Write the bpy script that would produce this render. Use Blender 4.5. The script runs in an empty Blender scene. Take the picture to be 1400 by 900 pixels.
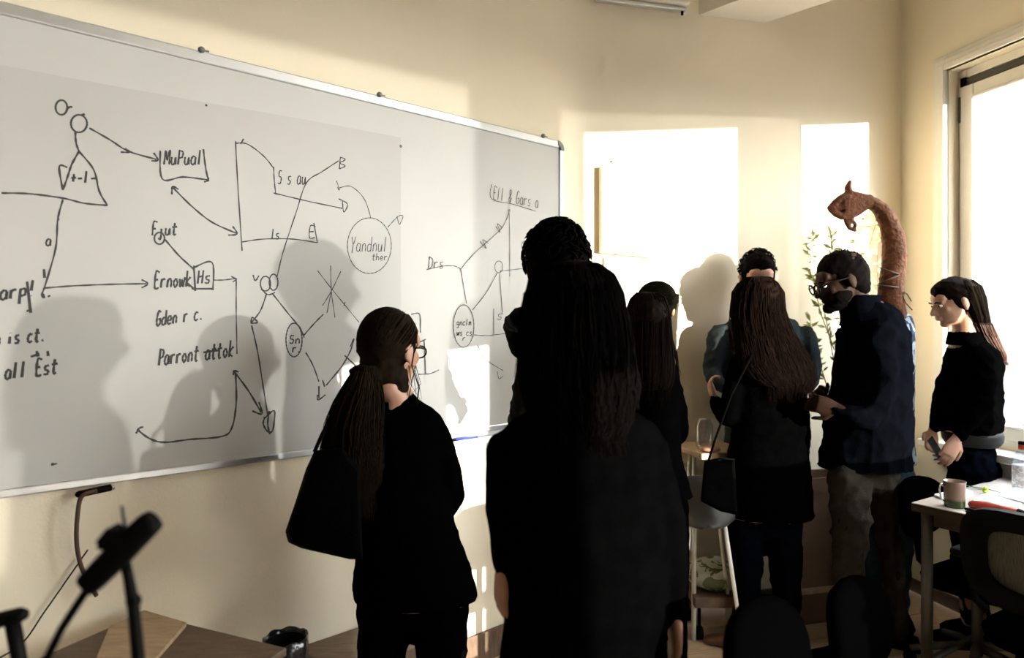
import bpy, bmesh, math, random
import numpy as np
from mathutils import Vector, Matrix
random.seed(7)
R = math.radians
scene = bpy.context.scene
col = scene.collection

# ------------------------------------------------------------------ camera, world, sun, exposure
F = 930.0; CX, CY = 700.0, 440.0; HC = 1.48
cam_d = bpy.data.cameras.new('camera'); cam = bpy.data.objects.new('camera', cam_d); col.objects.link(cam)
cam.location = (0, 0, HC); cam.rotation_euler = (R(90), 0, 0)
cam_d.sensor_width = 36; cam_d.lens = F / 1400 * 36; cam_d.shift_y = -10 / 1400
cam_d.dof.use_dof = True; cam_d.dof.focus_distance = 2.5; cam_d.dof.aperture_fstop = 1.9
cam_d.clip_start = 0.02; cam_d.clip_end = 300
scene.camera = cam
scene.view_settings.view_transform = 'Standard'; scene.view_settings.look = 'None'
scene.view_settings.gamma = 1; scene.view_settings.use_curve_mapping = False
scene.view_settings.exposure = 1.35

world = bpy.data.worlds.new('sky'); scene.world = world; world.use_nodes = True
wn = world.node_tree.nodes; wl = world.node_tree.links
bg = wn['Background']; tc = wn.new('ShaderNodeTexCoord'); sp = wn.new('ShaderNodeSeparateXYZ'); rp = wn.new('ShaderNodeValToRGB')
wl.new(tc.outputs['Generated'], sp.inputs[0]); wl.new(sp.outputs['Z'], rp.inputs[0]); wl.new(rp.outputs[0], bg.inputs[0])
rp.color_ramp.elements[0].color = (1.0, .965, .91, 1); rp.color_ramp.elements[1].color = (.72, .84, 1, 1)
bg.inputs[1].default_value = 9.0

def sun(name, d, el, energy, color, angle):
    l = bpy.data.lights.new(name, 'SUN'); l.energy = energy; l.color = color; l.angle = R(angle)
    o = bpy.data.objects.new(name, l); col.objects.link(o)
    v = Vector((d[0], d[1], 0)).normalized() * math.cos(R(el)); v.z = -math.sin(R(el))
    o.rotation_euler = v.to_track_quat('-Z', 'Y').to_euler(); o.location = (12, -8, 4); return o
D1 = Vector((-.70, .714)).normalized(); EL1 = 3.0
D2 = Vector((-.962, .274)).normalized(); EL2 = 2.5
sun('low_sun', D1, EL1, 9.0, (1, .9, .76), .35)
sun('sun_reflected_from_facade', D2, EL2, .68, (1, .96, .9), .9)

# ------------------------------------------------------------------ picture-to-place arithmetic
def W(px, py, Y): return Vector(((px - CX) / F * Y, Y, HC - (py - CY) / F * Y))
def S(Y): return F / Y
BC = Vector((2.189, 3.825))
dB = Vector((-.971, -.238)).normalized()
dC = Vector((.240, -.971)).normalized()
dA = Vector((-.749, -.663)).normalized()
def hit(px, P, d):
    r = (px - CX) / F
    t = (r * P.y - P.x) / (d.x - r * d.y)
    return t
tAB = hit(790, BC, dB); AB = BC + dB * tAB
nA = Vector((.663, -.749)).normalized(); nB = Vector((.238, -.971)).normalized(); nC = Vector((-.971, -.240)).normalized()
def onA(px, py, off=0.0):
    P = AB + nA * off; t = hit(px, P, dA); Q = P + dA * t; return W(px, py, Q.y)
def onB(px, py, off=0.0):
    P = BC + nB * off; t = hit(px, P, dB); Q = P + dB * t; return W(px, py, Q.y)
def onC(px, py, off=0.0):
    P = BC + nC * off; t = hit(px, P, dC); Q = P + dC * t; return W(px, py, Q.y)
def tC(px, off=0.0): return hit(px, BC + nC * off, dC)
def backC(P, d, off=0.0):           # where the sun ray that lands on P crosses the window wall
    O = BC + nC * off
    A = np.array([[dC.x, d.x], [dC.y, d.y]]); b = np.array([P.x - O.x, P.y - O.y])
    return np.linalg.solve(A, b)[0]
def V3(p2, z): return Vector((p2[0], p2[1], z))
def Cp(t, off, z): return V3(BC + dC * t + nC * off, z)
def Bp(t, off, z): return V3(BC + dB * t + nB * off, z)
def Ap(t, off, z): return V3(AB + dA * t + nA * off, z)

# ------------------------------------------------------------------ materials
def mat(name, c, rough=.7, metal=0, noise=0, nscale=20, bump=0, bscale=60, spec=.5, sheen=0, c2=None, stretch=None, trans=0, coat=0):
    m = bpy.data.materials.new(name); m.use_nodes = True; nt = m.node_tree; p = nt.nodes['Principled BSDF']
    c = tuple(c) + (1,)
    p.inputs['Base Color'].default_value = c; p.inputs['Roughness'].default_value = rough; p.inputs['Metallic'].default_value = metal
    p.inputs['Specular IOR Level'].default_value = spec
    if sheen: p.inputs['Sheen Weight'].default_value = sheen
    if coat: p.inputs['Coat Weight'].default_value = coat
    if noise or bump or c2:
        t = nt.nodes.new('ShaderNodeTexCoord'); mp = nt.nodes.new('ShaderNodeMapping'); nt.links.new(t.outputs['Object'], mp.inputs[0])
        if stretch: mp.inputs['Scale'].default_value = stretch
        n = nt.nodes.new('ShaderNodeTexNoise'); n.inputs['Scale'].default_value = nscale; n.inputs['Detail'].default_value = 5
        nt.links.new(mp.outputs[0], n.inputs['Vector'])
        if noise or c2:
            r = nt.nodes.new('ShaderNodeValToRGB'); r.color_ramp.elements[0].position = .3; r.color_ramp.elements[1].position = .7
            if c2: r.color_ramp.elements[0].color = tuple(c2) + (1,); r.color_ramp.elements[1].color = c
            else:
                r.color_ramp.elements[0].color = tuple(x * (1 - noise) for x in c[:3]) + (1,)
                r.color_ramp.elements[1].color = tuple(min(1, x * (1 + noise)) for x in c[:3]) + (1,)
            nt.links.new(n.outputs[0], r.inputs[0]); nt.links.new(r.outputs[0], p.inputs['Base Color'])
        if bump:
            n2 = nt.nodes.new('ShaderNodeTexNoise'); n2.inputs['Scale'].default_value = bscale; nt.links.new(mp.outputs[0], n2.inputs['Vector'])
            b = nt.nodes.new('ShaderNodeBump'); b.inputs['Strength'].default_value = bump; b.inputs['Distance'].default_value = .01
            nt.links.new(n2.outputs[0], b.inputs['Height']); nt.links.new(b.outputs[0], p.inputs['Normal'])
    return m
M = {}
M['wall'] = mat('cream plaster', (.84, .752, .59), .85, noise=.02, nscale=3, bump=.07, bscale=120)
M['wall_dark'] = mat('dark back wall', (.06, .05, .04), .9, noise=.05)
M['ceil'] = mat('white ceiling', (.72, .68, .58), .9)
M['soffit'] = mat('white plaster soffit', (.80, .75, .66), .85, noise=.02)
M['board'] = mat('enamel whiteboard', (.55, .545, .525), .5, noise=.025, nscale=2.5, spec=.3)
M['board_grey'] = mat('greyer whiteboard layer', (.49, .482, .466), .5, noise=.04, nscale=2, spec=.3)
M['alu'] = mat('brushed aluminium', (.62, .63, .64), .32, metal=.85, noise=.04)
M['grey_plastic'] = mat('grey plastic', (.2, .21, .2), .5)
M['white_paint'] = mat('cream window paint', (.80, .76, .68), .4, noise=.02)
M['steel'] = mat('dull steel', (.10, .095, .085), .45, metal=.7)
M['chrome'] = mat('chrome', (.7, .7, .7), .15, metal=1)
M['ink'] = mat('marker ink', (.035, .03, .033), .6)
M['floor'] = mat('oak floor', (.55, .40, .26), .45, c2=(.40, .27, .16), nscale=9, stretch=(1, 12, 1), bump=.2)
M['basebd'] = mat('dark brown baseboard', (.07, .04, .022), .5, noise=.2)
M['black'] = mat('black plastic', (.0022, .0022, .0022), .6, spec=.06, noise=.1)
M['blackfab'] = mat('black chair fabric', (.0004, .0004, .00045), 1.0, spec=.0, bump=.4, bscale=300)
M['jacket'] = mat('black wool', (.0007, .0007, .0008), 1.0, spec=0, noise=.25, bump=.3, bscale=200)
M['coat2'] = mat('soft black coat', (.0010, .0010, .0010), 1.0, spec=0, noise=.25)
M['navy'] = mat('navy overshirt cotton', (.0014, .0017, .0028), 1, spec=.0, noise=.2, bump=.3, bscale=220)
M['khaki'] = mat('grey khaki cotton', (.030, .025, .020), 1, spec=.0, noise=.15, bump=.3, bscale=200)
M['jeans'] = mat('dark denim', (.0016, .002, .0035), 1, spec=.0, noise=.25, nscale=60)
M['bluejeans'] = mat('blue denim', (.03, .06, .085), .85, spec=.2, noise=.25, nscale=60)
M['bluegrey'] = mat('blue grey knit', (.026, .033, .037), 1, spec=.0, noise=.15, nscale=90, bump=.4, bscale=260)
M['grey_knit'] = mat('dark grey ribbing', (.0045, .005, .006), 1, noise=.15, nscale=90)
M['skin'] = mat('light skin', (.36, .19, .125), .5, noise=.05, nscale=30)
M['skin_dark'] = mat('brown skin', (.018, .0085, .0055), .6, spec=.08, noise=.08, nscale=30)
M['brown_sleeve'] = mat('rust brown leather sleeve', (.15, .057, .025), .7, spec=.15, c2=(.08, .03, .013), nscale=22, bump=.6, bscale=70)
M['brown_band'] = mat('dark brown cord', (.06, .025, .012), .6)
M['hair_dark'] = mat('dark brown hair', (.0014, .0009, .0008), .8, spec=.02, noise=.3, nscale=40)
M['hair_brown'] = mat('chestnut hair', (.0050, .0022, .0014), .7, spec=.03, noise=.3, nscale=40)
M['hair_blond'] = mat('dark blond hair', (.009, .0055, .003), .7, spec=.03, noise=.3, nscale=40)
M['hair_red_lit'] = mat('auburn hair', (.10, .032, .012), .5, spec=.3, c2=(.02, .009, .006), nscale=12)  # red glow of window light on the hair ends put into the colour
M['beanie'] = mat('olive wool', (.005, .0045, .003), 1, spec=0, noise=.2, nscale=150, bump=.6, bscale=200)
M['leather'] = mat('black leather', (.0008, .0008, .0008), .8, spec=.02, noise=.2, bump=.3)
M['brown_shoe'] = mat('brown leather shoe', (.09, .035, .015), .4, noise=.2)
M['table'] = mat('pale laminate tabletop', (.50, .43, .38), .28, noise=.05, nscale=4)
M['table_edge'] = mat('dark wood edge', (.05, .032, .022), .5, spec=.2, c2=(.03, .018, .012), nscale=12, stretch=(1, 1, 8))
M['oak'] = mat('oiled pine', (.46, .33, .21), .5, c2=(.33, .22, .13), nscale=7, stretch=(2, 10, 2), bump=.15)
M['darkwood'] = mat('walnut board', (.15, .095, .06), .5, c2=(.085, .052, .032), nscale=8, stretch=(2, 10, 2), bump=.2)
M['paper'] = mat('white paper', (.86, .85, .82), .7)
M['canvas'] = mat('cream canvas', (.85, .78, .60), .85)
M['print'] = mat('faint grey print', (.50, .48, .50), .8)
M['red'] = mat('red plastic', (.42, .05, .025), .4, noise=.1)
M['green'] = mat('dark green ribbon', (.01, .12, .08), .6)
M['lime'] = mat('lime rubber', (.5, .62, .05), .5)
M['leaf'] = mat('yellow green leaf', (.42, .44, .16), .6, noise=.3, nscale=10)
M['twig'] = mat('brown twig', (.30, .2, .1), .7)
M['terracotta'] = mat('grey pot', (.25, .22, .2), .7)
M['bluecloth'] = mat('slate blue cloth', (.02, .045, .08), .8, noise=.2)
M['lens'] = mat('blue marker barrel', (.03, .05, .28), .3)
M['iron'] = mat('black bag plastic', (.01, .011, .014), .22, noise=.2, bump=.8, bscale=30)
M['cardboard'] = mat('brown cardboard', (.13, .075, .042), .85, noise=.1, nscale=8, bump=.2)
M['facade'] = mat('pale rendered facade', (.15, .14, .13), .8, noise=.03)
M['brick'] = mat('pale pink brick facade', (.13, .11, .10), .85, noise=.08, nscale=12)
M['win_dark'] = mat('far window pane', (.10, .11, .12), .5)
M['car'] = mat('silver blue car paint', (.08, .095, .11), .4)
M['asphalt'] = mat('asphalt', (.075, .073, .07), .9, noise=.1)
M['tyre'] = mat('tyre', (.02, .02, .02), .8)

def pattern_mat(name, a, b, scale, thr=.5):
    m = bpy.data.materials.new(name); m.use_nodes = True; nt = m.node_tree; p = nt.nodes['Principled BSDF']; p.inputs['Roughness'].default_value = .95; p.inputs['Specular IOR Level'].default_value = .05
    t = nt.nodes.new('ShaderNodeTexCoord'); v = nt.nodes.new('ShaderNodeTexNoise'); v.inputs['Scale'].default_value = scale; v.inputs['Detail'].default_value = 2
    v.inputs['Distortion'].default_value = 1.2
    r = nt.nodes.new('ShaderNodeValToRGB'); r.color_ramp.interpolation = 'CONSTANT'; r.color_ramp.elements[1].position = thr
    r.color_ramp.elements[0].color = tuple(a) + (1,); r.color_ramp.elements[1].color = tuple(b) + (1,)
    nt.links.new(t.outputs['Object'], v.inputs['Vector']); nt.links.new(v.outputs[0], r.inputs[0]); nt.links.new(r.outputs[0], p.inputs['Base Color'])
    return m
M['floral'] = pattern_mat('green floral cushion', (.16, .17, .09), (.52, .52, .40), 16)
M['zebra'] = pattern_mat('blue and white printed cotton', (.03, .05, .09), (.42, .5, .58), 14)
M['plaid'] = pattern_mat('dark patterned shirt', (.0006, .0006, .0006), (.0018, .0017, .0016), 25)
M['meshback'] = mat('woven mesh', (.10, .09, .065), .8, c2=(.03, .028, .02), nscale=30, stretch=(14, 1, 1))
def stripe_mat():
    m = bpy.data.materials.new('mug glaze'); m.use_nodes = True; nt = m.node_tree; p = nt.nodes['Principled BSDF']; p.inputs['Roughness'].default_value = .25
    t = nt.nodes.new('ShaderNodeTexCoord'); s = nt.nodes.new('ShaderNodeSeparateXYZ'); r = nt.nodes.new('ShaderNodeValToRGB')
    nt.links.new(t.outputs['Generated'], s.inputs[0]); nt.links.new(s.outputs['Z'], r.inputs[0])
    r.color_ramp.elements[0].color = (.03, .05, .01, 1); r.color_ramp.elements[1].color = (.24, .16, .125, 1)
    r.color_ramp.elements[0].position = .25; r.color_ramp.elements[1].position = .36
    nt.links.new(r.outputs[0], p.inputs['Base Color']); return m
M['mug'] = stripe_mat()
def glass(name, tint, refl=.08):
    m = bpy.data.materials.new(name); m.use_nodes = True; nt = m.node_tree; nt.nodes.remove(nt.nodes['Principled BSDF'])
    a = nt.nodes.new('ShaderNodeBsdfTransparent'); a.inputs[0].default_value = tint + (1,); g = nt.nodes.new('ShaderNodeBsdfGlossy'); g.inputs['Roughness'].default_value = .02
    x = nt.nodes.new('ShaderNodeMixShader'); x.inputs[0].default_value = refl
    nt.links.new(a.outputs[0], x.inputs[1]); nt.links.new(g.outputs[0], x.inputs[2]); nt.links.new(x.outputs[0], nt.nodes['Material Output'].inputs[0]); return m
M['glass'] = glass('window glass', (.97, .98, .97)); M['bottle'] = glass('clear bottle plastic', (.86, .90, .94), .16)
M['tinted'] = glass('added sun dimming glass', (.34, .31, .27)); M['spec_glass'] = glass('spectacle lens', (.93, .95, .97), .12)  # tint weakens the sun through the added low window

# ------------------------------------------------------------------ mesh helpers
ORG = {}
class MB:
    def __init__(s): s.v = []; s.f = []
    def add(s, vs, fs):
        b = len(s.v); s.v += [tuple(v) for v in vs]; s.f += [tuple(i + b for i in f) for f in fs]; return s
    def hexa(s, p):      # 8 corners: bottom 0-3, top 4-7
        return s.add(p, [(0, 3, 2, 1), (4, 5, 6, 7), (0, 1, 5, 4), (1, 2, 6, 5), (2, 3, 7, 6), (3, 0, 4, 7)])
    def box(s, c, d, rot=None):
        c = Vector(c); pts = []
        for z in (-1, 1):
            for x, y in ((-1, -1), (1, -1), (1, 1), (-1, 1)):
                v = Vector((x * d[0] / 2, y * d[1] / 2, z * d[2] / 2))
                if rot is not None: v = rot @ v
                pts.append(c + v)
        return s.hexa(pts)
    def prism(s, pts, a, b):     # pts: 3d polygon; extruded from +a to +b (vectors)
        n = len(pts); p0 = [Vector(p) + a for p in pts]; p1 = [Vector(p) + b for p in pts]
        fs = [tuple(range(n))[::-1], tuple(range(n, 2 * n))] + [(i, (i + 1) % n, n + (i + 1) % n, n + i) for i in range(n)]
        return s.add(p0 + p1, fs)
    def rings(s, rs, cap=True):
        n = len(rs[0]); b = []
        for r in rs: b += [Vector(p) for p in r]
        fs = [(j * n + i, j * n + (i + 1) % n, (j + 1) * n + (i + 1) % n, (j + 1) * n + i) for j in range(len(rs) - 1) for i in range(n)]
        if cap: fs += [tuple(range(n))[::-1], tuple(range((len(rs) - 1) * n, len(rs) * n))]
        return s.add(b, fs)
    def tube(s, pts, rad, n=8, round_ends=False):
        pts = [Vector(p) for p in pts]
        if not hasattr(rad, '__len__'): rad = [rad] * len(pts)
        rad = list(rad)
        if round_ends:
            d0 = (pts[0] - pts[1]).normalized(); d1 = (pts[-1] - pts[-2]).normalized(); a, b = rad[0], rad[-1]
            pts = [pts[0] + d0 * a, pts[0] + d0 * a * .7] + pts + [pts[-1] + d1 * b * .7, pts[-1] + d1 * b]
            rad = [a * .12, a * .7] + rad + [b * .7, b * .12]
        rs = []; up = None
        for i, p in enumerate(pts):
            d = (pts[min(i + 1, len(pts) - 1)] - pts[max(i - 1, 0)]).normalized()
            if up is None: up = Vector((0, 0, 1)) if abs(d.z) < .9 else Vector((1, 0, 0))
            x = d.cross(up).normalized(); up = x.cross(d).normalized()
            rs.append([p + (x * math.cos(2 * math.pi * k / n) + up * math.sin(2 * math.pi * k / n)) * rad[i] for k in range(n)])
        return s.rings(rs)
    def ell(s, c, r, rot=None, n=14, m=9):
        c = Vector(c); rs = []
        for j in range(m + 1):
            a = math.pi * (j + .02) / (m + .04) - math.pi / 2
            ring = []
            for k in range(n):
                v = Vector((r[0] * math.cos(a) * math.cos(2 * math.pi * k / n), r[1] * math.cos(a) * math.sin(2 * math.pi * k / n), r[2] * math.sin(a)))
                if rot is not None: v = rot @ v
                ring.append(c + v)
            rs.append(ring)
        return s.rings(rs)
    def lathe(s, c, prof, n=24, axis=None):
        c = Vector(c); rot = axis if axis is not None else Matrix.Identity(3)
        return s.rings([[c + rot @ Vector((r * math.cos(2 * math.pi * k / n), r * math.sin(2 * math.pi * k / n), z)) for k in range(n)] for r, z in prof])
    def mesh(s, name, org=Vector((0, 0, 0))):
        me = bpy.data.meshes.new(name); me.from_pydata([(v[0] - org.x, v[1] - org.y, v[2] - org.z) for v in s.v], [], s.f); me.update(); return me
    def build(s, name, m, parent=None, smooth=False, bevel=0, label=None, org=None, kind=None):
        if parent is not None: org = ORG[parent.name]
        org = org or Vector((0, 0, 0))
        me = s.mesh(name, org)
        bm = bmesh.new(); bm.from_mesh(me); bmesh.ops.recalc_face_normals(bm, faces=bm.faces); bm.to_mesh(me); bm.free()
        return link(name, me, m, parent, smooth, bevel, label, org, kind)
def link(name, me, m, parent=None, smooth=False, bevel=0, label=None, org=None, kind=None):
    o = bpy.data.objects.new(name, me); col.objects.link(o)
    if m is not None: me.materials.append(m)
    if smooth:
        me.polygons.foreach_set('use_smooth', [True] * len(me.polygons))
    if bevel:
        b = o.modifiers.new('bevel', 'BEVEL'); b.width = bevel; b.segments = 2; b.limit_method = 'ANGLE'
    if parent is not None: o.parent = parent
    else: o.location = org or Vector((0, 0, 0))
    ORG[o.name] = org or Vector((0, 0, 0))
    if label: o['label'] = label
    if kind: o['kind'] = kind
    return o
def thing(name, label, cat, loc, group=None):
    o = bpy.data.objects.new(name, None); col.objects.link(o); o.empty_display_size = .05
    o.location = Vector(loc); ORG[o.name] = Vector(loc); o['label'] = label; o['category'] = cat
    if group: o['group'] = group
    return o
def tag(o, label, cat, group=None):
    o['label'] = label; o['category'] = cat
    if group: o['group'] = group
    return o
def copy_tree(o, parent=None):
    c = o.copy(); col.objects.link(c); c.parent = parent; ORG[c.name] = ORG.get(o.name, Vector((0, 0, 0)))
    for ch in list(o.children): copy_tree(ch, c)
    return c
def remesh(mb, voxel, smooth=6, fac=.5, fold=None):
    me = mb.mesh('tmp'); o = bpy.data.objects.new('tmp', me); col.objects.link(o)
    bm = bmesh.new(); bm.from_mesh(me); bmesh.ops.recalc_face_normals(bm, faces=bm.faces); bm.to_mesh(me); bm.free()
    r = o.modifiers.new('r', 'REMESH'); r.mode = 'VOXEL'; r.voxel_size = voxel
    if smooth:
        k = o.modifiers.new('s', 'SMOOTH'); k.factor = fac; k.iterations = smooth
    dg = bpy.context.evaluated_depsgraph_get(); ev = o.evaluated_get(dg)
    out = bpy.data.meshes.new_from_object(ev); bpy.data.objects.remove(o); bpy.data.meshes.remove(me)
    if fold:
        n = len(out.vertices); co = np.empty(n * 3); out.vertices.foreach_get('co', co); co = co.reshape(-1, 3)
        no = np.empty(n * 3); out.vertices.foreach_get('normal', no); no = no.reshape(-1, 3)
        amp, fr, seed = fold; rg = np.random.RandomState(seed); d = np.zeros(n)
        for i in range(9):
            k = rg.normal(size=3); k[2] *= 1.3; k = k / np.linalg.norm(k) * fr * rg.uniform(.6, 2.2)
            w = co @ k + rg.uniform(0, 6.28) + 1.5 * np.sin(co @ rg.normal(size=3) * fr * .35)
            d += (1 - np.abs(np.sin(w))) ** 2 * rg.uniform(.5, 1) - .35
        co = co + no * (d * amp / 3)[:, None]; out.vertices.foreach_set('co', co.ravel()); out.update()
    return out
def place(me, name, m, parent, label=None):
    org = ORG[parent.name]; me.transform(Matrix.Translation(-org)); me.name = name
    return link(name, me, m, parent, True, 0, label, org)

# ------------------------------------------------------------------ the room
ZC = 3.45
tE = 6.0; tCE = 9.0
TH = .14
def wallmb(pf, t0, t1, z0, z1, th=TH):
    mb = MB(); mb.hexa([pf(t0, 0, z0), pf(t1, 0, z0), pf(t1, -th, z0), pf(t0, -th, z0), pf(t0, 0, z1), pf(t1, 0, z1), pf(t1, -th, z1), pf(t0, -th, z1)]); return mb
def struct(o): o['kind'] = 'structure'; return o
struct(wallmb(Ap, -.04, tE, 0, ZC).build('wall_left', M['wall']))
struct(wallmb(Bp, -.14, tAB + .05, 0, ZC).build('wall_back', M['wall']))

r_ = .10; pa, pb = AB + dA * r_, AB - dB * r_; mb = MB(); c0_ = []; 
for i in range(13):
    t = i / 12; q = pa * (1 - t) ** 2 + AB * 2 * t * (1 - t) + pb * t * t; c0_.append(q)
mb.add([V3(q, 0) for q in c0_] + [V3(q, ZC) for q in c0_], [(i, i + 1, 14 + i, 13 + i) for i in range(12)])
struct(mb.build('trim_corner', M['wall'], smooth=True))
EA = Ap(tE, 0, 0); EC = Cp(tCE, 0, 0); dd = (EC - EA).normalized(); nn = Vector((dd.y, -dd.x, 0))
mb = MB(); mb.hexa([EA, EC, EC + nn * .1, EA + nn * .1] + [p + Vector((0, 0, ZC)) for p in (EA, EC, EC + nn * .1, EA + nn * .1)])
struct(mb.build('wall_rear', M['wall_dark']))
poly = [V3(BC, 0), V3(AB, 0), EA, EC]
big = [Cp(-.2, -.14, 0), Bp(tAB + .1, -.14, 0), EA + (EA - EC).normalized() * .2, EC]
fl = struct(MB().prism(poly, Vector((0, 0, -.1)), Vector((0, 0, -.006))).build('floor', M['floor']))
struct(MB().prism(big, Vector((0, 0, ZC)), Vector((0, 0, ZC + .1))).build('ceiling', M['ceil']))

# floor planks in the part of the floor that is seen
pk = MB().box((0, 0, -.003), (.86, .108, .0061)).mesh('plank'); pk.materials.append(M['floor'])
e = dB; n_ = nB
for i in range(24):
    for j in range(6):
        c = BC + e * (.43 + j * .87 - (i % 3) * .29 - .1) + n_ * (.06 + i * .111)
        if (c - BC).dot(nC) < .45: continue
        if (c - AB).dot(nA) < .45: continue
        o = bpy.data.objects.new('plank', pk); col.objects.link(o); o.parent = fl
        o.location = (c.x, c.y, 0); o.rotation_euler = (0, 0, math.atan2(e.y, e.x))

# windows in the right-hand wall
thk = TH
t1a = tC(1297); t1b = backC(onB(1092, 440).xy, D1, -thk)
t2a = backC(onB(1016, 440).xy, D1, 0); t2b = backC(onB(801, 440).xy, D1, -thk)
t3a = 4.36; t3b = backC(onA(392, 440).xy, D1, -thk)
t1b = max(t1b, t1a + .5); 
print('windows t', t1a, t1b, t2a, t2b, t3a, t3b)
Z1s, Z1t = .86, onC(1297, 97).z
Z2t = Z1t
WINS = [(t1a, t1b, Z1s, Z1t), (t2a, 4.22, Z1s, Z2t), (t3a, t3b, .04, 2.3), (6.72, 7.50, .04, 1.05)]  # last opening is added out of view for a warm sun patch low left
mb = MB()
def cw(t0, t1, z0, z1): m_ = wallmb(Cp, t0, t1, z0, z1, thk); mb.add(m_.v, m_.f)
prev = -.04
for a, b, z0, z1 in WINS:
    cw(prev, a, 0, ZC); cw(a, b, 0, z0); cw(a, b, z1, ZC); prev = b
cw(prev, tCE, 0, ZC)
struct(mb.build('wall_right', M['wall']))

def cbox(mb, t0, t1, o0, o1, z0, z1):
    mb.hexa([Cp(t0, o0, z0), Cp(t1, o0, z0), Cp(t1, o1, z0), Cp(t0, o1, z0), Cp(t0, o0, z1), Cp(t1, o0, z1), Cp(t1, o1, z1), Cp(t0, o1, z1)]); return mb
def frame4(mb, t0, t1, o0, o1, z0, z1, w):
    cbox(mb, t0, t0 + w, o0, o1, z0, z1); cbox(mb, t1 - w, t1, o0, o1, z0, z1)
    cbox(mb, t0 + w, t1 - w, o0, o1, z0, z0 + w); cbox(mb, t0 + w, t1 - w, o0, o1, z1 - w, z1); return mb
for i, (a, b, z0, z1) in enumerate(WINS):
    w = struct(frame4(MB(), a, b, -.12, -.065, z0, z1, .045).build('window_%d' % (i + 1), M['white_paint'], bevel=.004))
    ORG[w.name] = Vector((0, 0, 0))
    # sash, its dark hardware channel above, the glass
    sa, sb, s0, s1 = a + .02, b - .02, z0 + .045, z1 - .09
    frame4(MB(), sa, sb, -.105, -.05, s0, s1, .075).build('sash', M['white_paint'], w, bevel=.006)
    frame4(MB(), sa + .06, sb - .06, -.085, -.043, s0 + .06, s1 - .06, .016).build('glazing_bead', M['white_paint'], w, bevel=.004)
    cbox(MB(), sa + .07, sb - .07, -.082, -.078, s0 + .07, s1 - .07).build('pane', M['glass'] if i < 3 else M['tinted'], w)
    cbox(MB(), sa, sb, -.07, -.058, s1 + .004, s1 + .035).build('hardware_channel', M['steel'], w)
    cbox(MB(), sa - .01, sb + .01, -.118, -.104, s1 - .01, z1 - .02).build('head_board', M['white_paint'], w)
    cbox(MB(), sa + .002, sa + .03, -.075, -.05, s1 + .0, s1 + .045).build('hinge_cap', M['black'], w)
    hb = MB(); cbox(hb, sa - .006, sa + .004, -.06, -.045, s1 - .18, s1 - .05); hb.build('hinge', M['steel'], w)
    # stepped casing round the opening
    cs = MB()
    for k, (wd, th_) in enumerate(((.085, .012), (.06, .026), (.03, .036))):
        cbox(cs, a - wd, a - .0, 0, th_, z0 - .03, z1 + wd); cbox(cs, b, b + wd, 0, th_, z0 - .03, z1 + wd); cbox(cs, a, b, 0, th_, z1, z1 + wd)
    cs.build('casing', M['white_paint'], w, bevel=.003)
    if z0 > .3:
        sl = MB(); cbox(sl, a - .1, b + .1, -.05, .10, z0 - .035, z0 + .004); sl.build('window_sill', M['white_paint'], w, bevel=.006)
        ap = MB(); cbox(ap, a - .08, b + .08, 0, .03, z0 - .12, z0 - .035); ap.build('apron', M['white_paint'], w, bevel=.004)
# pale roller blind on the glazed door near the photographer (outside the picture)
bl = MB(); cbox(bl, t3a - .03, t3b + .03, .04, .046, 1.62, 2.4)
tag(bl.build('roller_blind', M['ceil']), 'half lowered pale roller blind on the glazed door, outside the picture', 'blind')

# slab added out of view to block the low sun from mid windows
ka, kb = BC + dC * backC(onB(801, 440).xy, D1) - D1 * 3.0, BC + dC * 4.27 - D1 * 3.0
wv = (-D1)
nw = MB().hexa([V3(q, -.6) for q in (ka, kb, kb + wv * .5, ka + wv * .5)] + [V3(q, 4.5) for q in (ka, kb, kb + wv * .5, ka + wv * .5)])
o_ = V3((ka + kb) / 2, -.6)
tag(nw.build('sun_blocker_outside', M['facade'], org=o_), 'plain slab added outside, beyond the picture, to block the low sun', 'building')
# baseboards
struct(cbox(MB(), -.0, t3a, 0, .018, 0, .07).build('baseboard_right', M['basebd'], bevel=.004))
bb = MB(); bb.hexa([Bp(0, 0, 0), Bp(tAB, 0, 0), Bp(tAB, .016, 0), Bp(0, .016, 0), Bp(0, 0, .06), Bp(tAB, 0, .06), Bp(tAB, .016, .06), Bp(0, .016, .06)])
struct(bb.build('baseboard_back', M['basebd'], bevel=.004))
bb = MB(); bb.hexa([Ap(0, 0, 0), Ap(tE, 0, 0), Ap(tE, .016, 0), Ap(0, .016, 0), Ap(0, 0, .13), Ap(tE, 0, .13), Ap(tE, .016, .13), Ap(0, .016, .13)])
struct(bb.build('baseboard_left', M['darkwood'], bevel=.004))

# boxed-in beam under the ceiling, running out from the back wall across the room
P0 = onB(955, 20.5).copy(); zb = P0.z
P1 = onB(1046, 31)
dirb = Vector((.682, -.731, 0)); dirb = -dirb if dirb.y > 0 else dirb
q0 = W(1016, 0, P0.y)   # the near lower edge leaves the frame here
P0 = V3(P0.xy, zb); P1 = V3(P1.xy, zb)
L = 3.2
be = MB(); be.hexa([P0, P1, P1 + dirb * L, P0 + dirb * L, V3(P0.xy, ZC), V3(P1.xy, ZC), V3((P1 + dirb * L).xy, ZC), V3((P0 + dirb * L).xy, ZC)])
struct(be.build('trim_beam', M['soffit']))

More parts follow.
